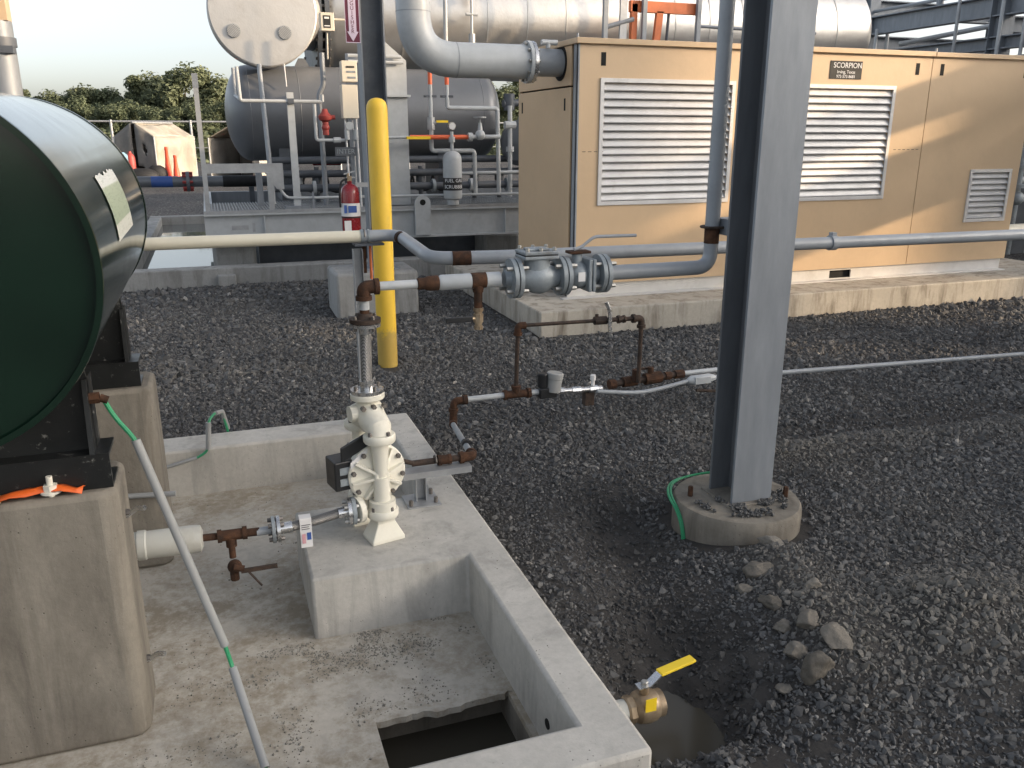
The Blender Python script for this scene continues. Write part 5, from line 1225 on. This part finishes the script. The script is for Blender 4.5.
def wrap(mb, cx, cy, r, dx=0):
    for i, v in enumerate(mb.v):
        a = (v.x - cx + dx)/r; rr = r + (cy - r - v.y)*1.0
        mb.v[i] = V(cx + rr*math.sin(a), cy - rr*math.cos(a), v.z)
    return mb
t1 = text_mb('FUEL GAS', .056, face_front(2.745, SK+.02-.1135, 1.083)); part('lettering', wrap(t1, 2.745, SK+.02, .1135, -.012), M['letter_white'], bnd, smooth=0)
t2 = text_mb('SCRUBBER', .056, face_front(2.745, SK+.02-.1135, 1.012)); part('lettering', wrap(t2, 2.745, SK+.02, .1135, -.012), M['letter_white'], bnd, smooth=0)
part('neck', MB().cyl((2.745,SK+.02,1.41), (2.745,SK+.02,1.64), .020, n=10).cyl((2.745,SK+.02,1.52), (2.745,SK+.02,1.58), .038, n=8), M['pipe_pale'], bt)
part('gauge', MB().cyl((2.745,SK-.01,1.70), (2.745,SK+.03,1.70), .046, n=20), M['steel_bright'], bt)
part('gauge_face', MB().cyl((2.745,SK-.013,1.70), (2.745,SK-.0105,1.70), .038, n=20), M['label_white'], bt)

# clutter behind: round filter, pipes and dark manifold
fi = thing('filter_vessel', 'round grey filter vessel beside the generator end', 'vessel', (3.95,11,.8))
part('shell', MB().lathe([(.05,0),(.22,.03),(.29,.10),(.30,.2),(.30,1.0)], (3.82,10.7,1.50), (.8,.6,0), n=32), M['tank_grey'], fi)
part('leg', MB().cyl((4.0,10.9,.8), (4.0,10.9,1.3), .03, n=8), M['steel_dark'], fi)
part('pipe', MB().cyl((3.62,10.3,.85), (3.62,10.3,1.95), .028, n=10).cyl((3.55,10.3,1.72), (3.69,10.3,1.72), .05, n=10).cyl((3.62,10.3,1.40), (3.62,10.3,1.46), .05, n=10), M['pipe_pale'], fi)
part('valve', MB().cyl((3.6,10.5,1.98), (4.3,10.6,2.02), .045, n=12).cyl((3.68,10.5,1.90), (3.68,10.5,2.1), .07, n=12).sphere((3.9,10.55,2.0), .09), M['steel_dark'], fi)
part('valve', MB().cyl((3.8,10.45,1.78), (4.3,10.5,1.84), .05, n=12).cyl((3.86,10.45,1.70), (3.86,10.45,1.95), .055, n=12), M['valve_grey'], fi)
mfo = thing('pipe_manifold', 'dark pipe manifold in shadow beneath the grey vessel', 'pipe', (2.2,11,.8))
rnd = random.Random(15)
for i in range(9):
    x = 1.0 + i*.33 + rnd.uniform(-.05,.05)
    part('branch', MB().cyl((x,10.9,.80), (x,10.9,1.22), .03, n=10).cyl((x,10.9,1.02), (x,10.9,1.10), .06, n=10), M['steel_dark' if i % 3 else 'pipe_pale'], mfo)
for z, y in ((.98,10.7), (1.14,10.85), (1.30,10.95)):
    part('header', MB().cyl((.75,y,z), (4.4,y,z), .045, n=12), M['steel_dark'], mfo)
for i in range(6):
    x = 1.2 + i*.5
    part('flange', MB().cyl((x,10.7,.98), (x+.04,10.7,.98), .085, n=16), M['valve_grey' if i % 2 else 'pipe_pale'], mfo)
part('drum', MB().cyl((.95,12.2,1.0), (1.12,12.2,1.0), .12, n=20), M['cream_box'], mfo)
part('red_pipe', MB().cyl((1.25,11.0,1.28), (1.6,11.0,1.28), .045, n=12), M['red'], mfo)
for i in range(7):
    part('cable_loop', MB().tube([(1.3+i*.28+.16*math.cos(a), 11.2, 1.02+.13*math.sin(a)) for a in [2*PI*k/14 for k in range(15)]], .016, n=6), M['rubber'], mfo)

# dark banded pipeline at the free end
pl = thing('banded_pipe', 'dark pipe with blue and white bands and a flange behind the green tank', 'pipe', (-.6,13,.9))
part('pipe', MB().cyl((-2.6,13,.985), (.9,13,.96), .075, n=20), M['tank_grey'], pl)
part('band', MB().cyl((-.75,13,.972), (-.47,13,.970), .0765, n=20), M['label_blue'], pl)
fg = part('flange', MB().cyl((-.29,13,.968), (-.245,13,.968), .14, n=24), M['tank_grey'], pl)
bolts(fg, circ((-.27,13,.968), (1,0,0), .115, 8), (1,0,0), .022, .14, M['red_cast'])
part('support', MB().box(-1.02,-.98,12.95,13.05,.0,.91), M['wood'], pl, smooth=0)
part('support', MB().box(.55,.62,12.95,13.05,.055,.89), M['steel_dark'], pl, smooth=0)
part('spool', MB().cyl((.2,13,.965), (.7,13,.962), .082, n=20), M['rubber'], pl)

# valve instrument on top of silver vessel front, orange hoist frame, posts
hv = thing('vessel_instrument', 'small valve assembly on a thin pipe in front of the silver vessel', 'valve', (3.5,11.6,2.3))
part('pipe', MB().cyl((3.52,11.55,2.2), (3.52,11.55,3.5), .018, n=8).cyl((3.52,11.55,2.78), (3.52,11.55,2.9), .045, n=8).cyl((3.44,11.55,3.14), (3.60,11.55,3.14), .02, n=8).cyl((3.52,11.55,3.34), (3.52,11.55,3.42), .06, n=10), M['pipe_pale'], hv)
of = thing('hoist_frame', 'orange steel frame standing behind the generator roof', 'frame', (6,11.1,2.4))
part('upright', MB().box(5.62,5.70,11.0,11.08,2.4,3.3), M['orange'], of, smooth=0)
part('upright', MB().prism([(5.93,2.4),(6.02,2.4),(6.10,3.22),(6.0,3.22)], lambda p, a: (p[0], a, p[1]), 11.0, 11.06), M['orange'], of, smooth=0)
part('crossbar', MB().box(5.60,6.66,11.0,11.08,3.20,3.34), M['orange'], of, smooth=0)
part('chain', MB().cyl((6.2,11.04,3.22), (6.16,11.04,2.4), .02, n=6), M['steel_dark'], of)
for x, lb_ in ((5.20,'grey walkway post left of the orange frame, behind the generator roof'), (5.78,'grey walkway post crossing the orange frame'), (6.62,'grey walkway post at the far end of the orange frame')):
    k = thing('walkway_post', lb_, 'post', (x,11.0,.8), group='grey walkway posts behind the generator')
    part('post', MB().box(x-.03,x+.03,10.93,10.99,.8,3.9), M['pipe'], k, smooth=0)
    if x > 6: part('rail', MB().cyl((x,10.96,3.05), (8.6,10.96,3.03), .022, n=8), M['steel_paint'], k)
    if x < 5.5: part('rail', MB().cyl((x,10.96,2.98), (5.62,10.96,3.10), .03, n=8), M['steel_paint'], k)
part('plate', MB().box(5.42,5.52,10.95,10.99,2.4,3.38), M['galv'], of, smooth=0)

# pole behind the green tank
pk = thing('pole', 'grey pole with a tan upper section behind the green tank', 'pole', (-1.1,6.0,0))
part('shaft', MB().cyl((-1.085,6.0,0), (-1.085,6.0,2.24), .085, n=24), M['steel_paint'], pk)
part('upper_section', MB().box(-1.2,-1.01,5.93,6.07,2.24,3.4), M['tan_trim'], pk, smooth=0)
part('clamp', MB().box(-1.2,-1.0,5.9,6.0,2.06,2.10).cyl((-1.085,6.0,2.10), (-1.085,6.0,2.15), .095, n=20), M['steel_dark'], pk)

# ------------------------------------------------------------------ pipe rack far right, behind the generator
rk = thing('pipe_rack', 'grey steel pipe rack with columns and beams behind the generator roof', 'rack', (15,15,0))
def ibeam(p, q, h, w_):
    # horizontal I beam between two points, vertical web
    p, q = Vector(p), Vector(q); d = (q-p).normalized(); s = d.cross(V(0,0,1)).normalized(); up = V(0,0,1); m = MB()
    for (a0, a1, b0, b1) in ((-w_/2, w_/2, -h/2, -h/2+.02), (-w_/2, w_/2, h/2-.02, h/2), (-.008, .008, -h/2+.02, h/2-.02)):
        m.add([p+s*a+up*b for a, b in ((a0,b0),(a1,b0),(a1,b1),(a0,b1))] + [q+s*a+up*b for a, b in ((a0,b0),(a1,b0),(a1,b1),(a0,b1))], [(0,1,2,3),(7,6,5,4),(0,4,5,1),(1,5,6,2),(2,6,7,3),(3,7,4,0)])
    return m
for x in (12.2, 15.4):
    for y in (14.0, 11.0, 8.0):
        part('column', MB().box(x-.012,x+.012,y-.12,y+.12,0,4.8).box(x-.12,x+.12,y-.13,y-.12,0,4.8).box(x-.12,x+.12,y+.12,y+.13,0,4.8), M['steel_paint'], rk, smooth=0)
    for z, h in ((3.58, .32), (3.02, .2)):
        part('beam', ibeam((x,14.2,z), (x,7.5,z), h, .2), M['steel_paint'], rk, smooth=0)
for y in (14.0, 11.0):
    for z, h in ((3.9, .3), (3.3, .24)):
        part('beam', ibeam((12.2,y,z), (15.4,y,z), h, .2), M['steel_paint'], rk, smooth=0)
part('top_rail', MB().cyl((12.2,14.2,3.84), (12.2,7.5,3.84), .03, n=8), M['pipe'], rk)
part('lifting_eye', MB().cyl((12.18,12.3,3.74), (12.18,12.3,3.98), .06, n=10), M['steel_paint'], rk)
for k, (x, y) in enumerate(((12.05,13.6), (12.0,11.7), (11.9,10.75), (12.0,10.4), (12.3,10.2))):
    part('riser', MB().cyl((x,y,2.3), (x,y,3.5+.25*k), .028, n=8), M['pipe_pale' if k % 2 == 0 else 'galv'], rk)
part('pipe', MB().tube(fillet([(11.9,14.3,3.52), (12.4,13.7,3.52), (12.4,13.7,2.4)], .08), .035, n=8).cyl((12.6,13.6,3.25), (14.8,11.6,3.75), .045, n=8), M['pipe_pale'], rk)
part('tray', MB().tube([(12.6,13.7,3.12), (12.9,13.3,3.08), (13.3,12.9,3.16)], .05, n=6), M['steel_dark'], rk)
for k in range(10): part('cable_clip', MB().box(12.62+k*.05,12.645+k*.05,13.3-k*.04,13.32-k*.04,2.98,3.06), M['label_white'], rk, smooth=0)
part('tank', MB().cyl((14.6,10.3,2.3), (14.6,10.3,3.05), .55, n=30), M['tan_trim'], rk)

# valves and pipes beyond the right end of the generator
vm = thing('valve_manifold', 'cluster of cream and grey pipes and valves beyond the generator end', 'pipe', (9.8,8.4,0))
part('pipe', MB().cyl((8.2,7.9,.44), (12,7.9,.46), .085, n=20).cyl((8.7,7.9,.44), (8.78,7.9,.44), .125, n=20), M['cream_pipe'], vm)
part('pipe', MB().cyl((8.2,8.3,.80), (12,8.3,.82), .045, n=14).cyl((8.3,8.5,1.02), (12,8.5,1.04), .04, n=14), M['pipe_pale'], vm)
for k in range(5):
    x = 8.75 + k*.35
    part('valve', MB().cyl((x,8.2,.1), (x,8.2,1.5), .035, n=10).sphere((x,8.2,.72+.1*(k % 2)), .09).cyl((x,8.2,.95), (x,8.2,1.0), .10, n=14).cyl((x,8.2,1.2), (x,8.2,1.24), .08, n=12), M['pipe_pale' if k % 2 == 0 else 'valve_grey'], vm)
part('stand', MB().box(8.4,12,8.75,8.85,0,1.55), M['steel_dark'], vm, smooth=0)
part('panel', MB().box(8.6,12,8.9,8.95,1.05,1.6), M['label_blue'], vm, smooth=0)

# ------------------------------------------------------------------ far yard: tents, cones, fence, trees
def patch(a, b, c, d, nu=10, nv=10, amp=.04, seed=0, fr=2.0, skip=None):
    a, b, c, d = map(Vector, (a, b, c, d)); nrm = (b-a).cross(d-a).normalized(); m = MB(); rows = []
    for j in range(nv+1):
        v = j/nv; row = []
        for i in range(nu+1):
            u = i/nu
            p = (a*(1-u)+b*u)*(1-v) + (d*(1-u)+c*u)*v
            e = min(1, 6*min(u, 1-u, v, 1-v) + .15)
            row.append(p + nrm*amp*e*(noise.noise(Vector((p.x*fr+seed, p.y*fr, p.z*fr*.6)))*2) - V(0,0,1)*amp*.8*math.sin(PI*u)*v*(abs(nrm.z) > .3))
        rows.append(row)
    n0 = len(m.v)
    for r in rows: m.v += r
    for j in range(nv):
        for i in range(nu):
            if skip and skip((i+.5)/nu, (j+.5)/nv): continue
            k = j*(nu+1)+i; m.f.append((k, k+1, k+nu+2, k+nu+1))
    return m
def cloth(name_, m, mat_, par):
    o = part(name_, m, mat_, par, smooth=60); s = o.modifiers.new('thick', 'SOLIDIFY'); s.thickness = .012; return o
def tent(FL, FR, BR, BL, ze, zr, label, opening):
    FL, FR, BR, BL = [V(x, y, 0) for x, y in (FL, FR, BR, BL)]
    t = thing('canvas_tent', label, 'tent', (FL+FR+BR+BL)/4, group='weathered canvas tents by the fence')
    up = V(0,0,ze); rf = (FL+FR)/2 + V(0,0,zr); rb = (BL+BR)/2 + V(0,0,zr)
    cloth('roof', patch(FR+up, BR+up, rb, rf, 14, 8, .09, 1), M['canvas'], t)
    cloth('roof', patch(FL+up, BL+up, rb, rf, 14, 8, .05, 2), M['canvas'], t)
    cloth('side_wall', patch(FR, BR, BR+up, FR+up, 18, 12, .12, 3), M['canvas'], t)
    cloth('side_wall', patch(FL, BL, BL+up, FL+up, 14, 10, .06, 4), M['canvas_grey'], t)
    mid_ = (FL+FR)/2
    k = .44
    if opening == 0:
        cloth('front_flap', patch(FL, FL*(1-k)+FR*k, rf-V(0,0,.0)+(FL-FR)*.04, FL+up, 12, 12, .05, 5), M['canvas_grey'], t)
        cloth('front_flap', patch(FL*(1-k-.1)+FR*(k+.1), FR, FR+up, rf+(FR-FL)*.04, 14, 14, .05, 6, skip=lambda u, v: abs(u-.45)+abs(v-.62)*.9 < .12 or (v < .28 and u < .5-.9*v)), M['canvas_grey'], t)
    else:
        cloth('front_flap', patch(FL*.3+FR*.7, FR, FR+up, FR*.7+FL*.3+V(0,0,(ze+zr)/2), 8, 12, .06, 7, skip=lambda u, v: v < .5 and u < .55), M['canvas'], t)
    cloth('back_wall', patch(BL, BR, BR+up, BL+up, 10, 8, .04, 8), M['canvas_grey'], t)
    for c in (FL, FR, BL, BR): part('pole', MB().cyl(c, c+up, .03, n=8), M['galv'], t)
    part('ridge_pole', MB().cyl(rf, rb, .03, n=8), M['galv'], t)
    return t
tent((-2.95,33.2), (-1.62,32.4), (-.35,34.2), (-1.75,35.0), 1.55, 2.02, 'weathered beige canvas tent with torn grey front flaps beside the cones', 0)
tent((.15,34.6), (1.9,33.9), (3.1,36.0), (1.3,36.6), 1.5, 2.0, 'weathered beige canvas tent with a wide dark open front behind the grey vessel', 1)
for x, y, h, lb_ in ((-1.24,31.6,1.22,'tall slim orange traffic cone in front of the beige tent'), (-.98,31.3,.95,'shorter orange traffic cone beside the tall slim one')):
    k = thing('traffic_cone', lb_, 'cone', (x,y,0), group='orange traffic cones')
    part('cone', MB().lathe([(.15,.04), (.135,.06), (.085,h*.55), (.075,h*.56), (.05,h*.9), (.06,h*.92), (.05,h)], (x,y,0), (0,0,1), n=20), M['cone'], k)
    part('base', MB().box(x-.21,x+.21,y-.21,y+.21,.0,.05), M['cone'], k, smooth=0, bevel=.02)
bbl = thing('gas_cylinder', 'red gas cylinder standing beside the tent', 'cylinder', (-2.4,31.8,0))
part('body', MB().lathe([(.13,0),(.15,.03),(.15,.85),(.12,.95),(.05,1.02),(.05,1.08)], (-2.4,31.8,0), (0,0,1), n=18), M['red_cast'], bbl)
bl = thing('water_drum', 'pale blue plastic drum behind the green tank', 'drum', (-2.75,31.5,0))
part('body', MB().lathe([(.28,0),(.3,.04),(.3,.5),(.31,.52),(.3,.54),(.3,.95),(.2,1.05)], (-2.75,31.5,0), (0,0,1), n=24), pm('pale blue plastic', (.22,.38,.50), .5, bump=.1), bl)
part('wrap', MB().box(-2.85,-2.50,31.1,31.2,.25,.8), M['label_white'], bl, smooth=0)
eq = thing('equipment_heap', 'dark tarpaulin heap beside the red gas cylinder', 'tarpaulin', (-1.9,31.2,0))
part('tarpaulin', MB().sphere((-2.05,31.3,.25), .55, sc=(1,.6,.55)).sphere((-1.6,31.5,.3), .35, sc=(1,.7,1)), M['rubber'], eq)

fn = thing('fence', 'galvanised pipe rail fence in front of the trees', 'fence', (-2,38,0))
part('top_rail', MB().cyl((-22,38.5,2.12), (30,36.5,2.12), .035, n=8), M['galv'], fn)
part('mid_rail', MB().cyl((-22,38.5,1.1), (30,36.5,1.1), .02, n=8), M['galv'], fn)
for k in range(18):
    x = -22 + k*2.95 + .9
    y = 38.5 - (x+22)/52*2
    part('post', MB().cyl((x,y,0), (x,y,2.18), .05, n=10), M['galv'], fn)

def tree_parts(seed, h, rx, leaf_n):
    rn = random.Random(seed); tr_ = MB(); cr = MB()
    th_ = h*.38
    tr_.tube([(0,0,0), (rn.uniform(-.1,.1),rn.uniform(-.1,.1),th_*.5), (rn.uniform(-.2,.2),rn.uniform(-.2,.2),th_), (rn.uniform(-.2,.2),rn.uniform(-.2,.2),h*.75)], [.022*h,.018*h,.014*h,.005*h], n=8)
    blobs = []
    for i in range(34):
        a = rn.uniform(0, 2*PI); z = rn.uniform(.15, .97)
        rr = rx*(1-abs(z-.5)**1.7*1.7)*math.sqrt(rn.random())
        c = V(rr*math.cos(a), rr*math.sin(a), z*h); blobs.append((c, rn.uniform(.07, .17)*h))
        if i < 9: tr_.tube([(0,0,min(c.z*.7, h*.6)), tuple(c*.6 + V(0,0,c.z*.22)), tuple(c)], [.008*h,.005*h,.002*h], n=5)
    for c, r in blobs:
        for k in range(leaf_n//34):
            d = V(rn.gauss(0,1), rn.gauss(0,1), rn.gauss(0,1)).normalized()
            p = c + d*r*(rn.random()**.4)*V(1,1,.8).length/1.62
            s = rn.uniform(.014, .030)*h; nrm = (d + V(rn.gauss(0,.6), rn.gauss(0,.6), rn.gauss(0,.6)+.3)).normalized()
            u, v = frame(nrm); a = rn.uniform(0, PI); u2 = u*math.cos(a)+v*math.sin(a); v2 = v*math.cos(a)-u*math.sin(a)
            cr.add([p-u2*s, p-v2*s*.55+nrm*s*.15, p+u2*s, p+v2*s*.55+nrm*s*.15], [(0,1,2,3)])
    return tr_, cr
kinds = []
for i, (h, rx, lf) in enumerate(((7.0,2.6,'leaf'), (6.2,2.9,'leaf2'), (7.6,2.3,'leaf'), (5.0,2.8,'leaf2'))):
    a, b = tree_parts(40+i, h, rx, 9500)
    kinds.append((make_mesh('trunk', a, M['bark'], (0,0,0)), make_mesh('crown', b, M[lf], (0,0,0), 0)))
kl = ['loose broad-crowned tree in the wood beyond the fence', 'dark round-crowned tree in the wood beyond the fence', 'tall narrow tree in the wood beyond the fence', 'low spreading tree in the wood beyond the fence']
rnd = random.Random(77)
spots = []
# (x, y, kind, scale)
for x, y, k, s_ in ((-1.0,66,2,.93), (-3.0,68,0,.93), (1.1,66,0,.90), (-5.0,70,1,.90), (3.0,68,1,.95), (-7.2,71,0,.80), (-9.6,72,1,.84), (-12.0,72,0,.78), (-14.2,70,1,.86), (-16.0,60,2,1.02), (-18.4,60,0,1.15),
                    (5.4,68,0,.9), (7.8,66,1,.95), (10.2,68,3,1.2), (12.6,68,0,.95), (15,68,1,1), (17.5,66,2,.95), (20,68,0,1), (23,68,1,1), (26,68,2,1), (29,68,0,1), (-21,64,2,1.0),
                    (-4.2,60,3,.80), (-8.4,62,3,.84), (-1.6,59,3,.78), (1.6,60,3,.85), (-11.5,63,3,.84), (4.6,60,3,.85), (8.5,60,3,.85), (-6.2,61,3,.78), (12,61,3,.85), (-14.5,62,3,.84)):
    spots.append((x, y, k, s_))
for x, y, k, s_ in spots:
    t = bpy.data.objects.new('tree', None); COL.objects.link(t); t.location = (x, y, 0); t.scale = (s_*1.05, s_*1.05, s_*.86); t.rotation_euler = (0, 0, rnd.uniform(0, 6.28))
    t['label'] = kl[k]; t['category'] = 'tree'; t['group'] = kl[k].split(' in the')[0] + 's beyond the fence'
    for nm, me in zip(('trunk', 'crown'), kinds[k]):
        o = bpy.data.objects.new(nm, me); COL.objects.link(o); o.parent = t
# undergrowth along the foot of the wood
ug = MB(); rn = random.Random(5)
for i in range(9000):
    x = rn.uniform(-26, 34); y = 57 + rn.uniform(-1.5, 2.5); z = rn.random()**1.4*(1.7+.8*noise.noise(V(x*.6, 0, 0)))
    p = V(x, y, z); nrm = V(rn.gauss(0,1), rn.gauss(0,1)-.4, rn.gauss(0,1)+.4).normalized(); u, v = frame(nrm); s = rn.uniform(.12, .26)
    ug.add([p-u*s, p-v*s*.6, p+u*s, p+v*s*.6], [(0,1,2,3)])
solo('undergrowth', ug, M['leaf2'], 'dense green undergrowth along the foot of the wood', 'undergrowth', (0,57,0), kind='stuff', smooth=0)

# ------------------------------------------------------------------ unseen blocks and pipes added right of the photographer to shape the shade
def blocker(x0, x1, y0, y1, h, label):
    ovh = .12
    b = thing('sun_blocker', label, 'blocker', ((x0+x1)/2,(y0+y1)/2,0), group='unseen sun blockers added right of the photographer')
    part('wall', MB().box(x0,x1,y0,y1,0,h), M['plywall'], b, smooth=0)
    part('roof', MB().box(x0-ovh,x1+ovh,y0-ovh,y1+ovh,h,h+.18), M['steel_paint'], b, smooth=0)
    n = int((y1-y0)/6)
    for i in range(n):
        y = y0 + (i+.5)*(y1-y0)/n
        part('door' if i % 3 == 1 else 'window', MB().box(x0-.05,x0,y-.9,y+.9,0 if i % 3 == 1 else 2.4,3.2 if i % 3 == 1 else 3.8), M['steel_dark'], b, smooth=0)
    return b
blocker(30, 32.5, -44, -10.0, 10.2, 'tall unseen shade-casting building right of the photographer, far end')
blocker(30, 30.5, -8.3, -7.45, 10.4, 'narrow unseen block added beside the gap to shade the generator')
blocker(30, 32.5, -10.0, -8.31, 6.3, 'low unseen block added to let sun over onto the gravel')
blocker(30, 36, -5.62, 7.5, 9.8, 'tall unseen shade-casting building right of the photographer, end nearest the trees')
ov = thing('band_shade_pipe', 'pair of unseen pipes on posts added to cast shade bands on the generator', 'pipe', (9.5,-1,0))  # unseen pipes added to throw bands of shade on the generator
part('pipe', MB().cyl((9.5,-9,1.98), (9.5,6.4,1.98), .33, n=28), M['silver_flat'], ov)
part('pipe', MB().cyl((9.5,-9,2.72), (9.5,6.4,2.72), .20, n=16), M['pipe_pale'], ov)
for y in (-8.5, -3.5, 1.2):
    part('post', MB().box(9.44,9.56,y-.06,y+.06,0,1.66), M['steel_paint'], ov, smooth=0)
    part('stub', MB().box(9.44,9.56,y-.05,y+.05,2.3,2.60), M['steel_paint'], ov, smooth=0)
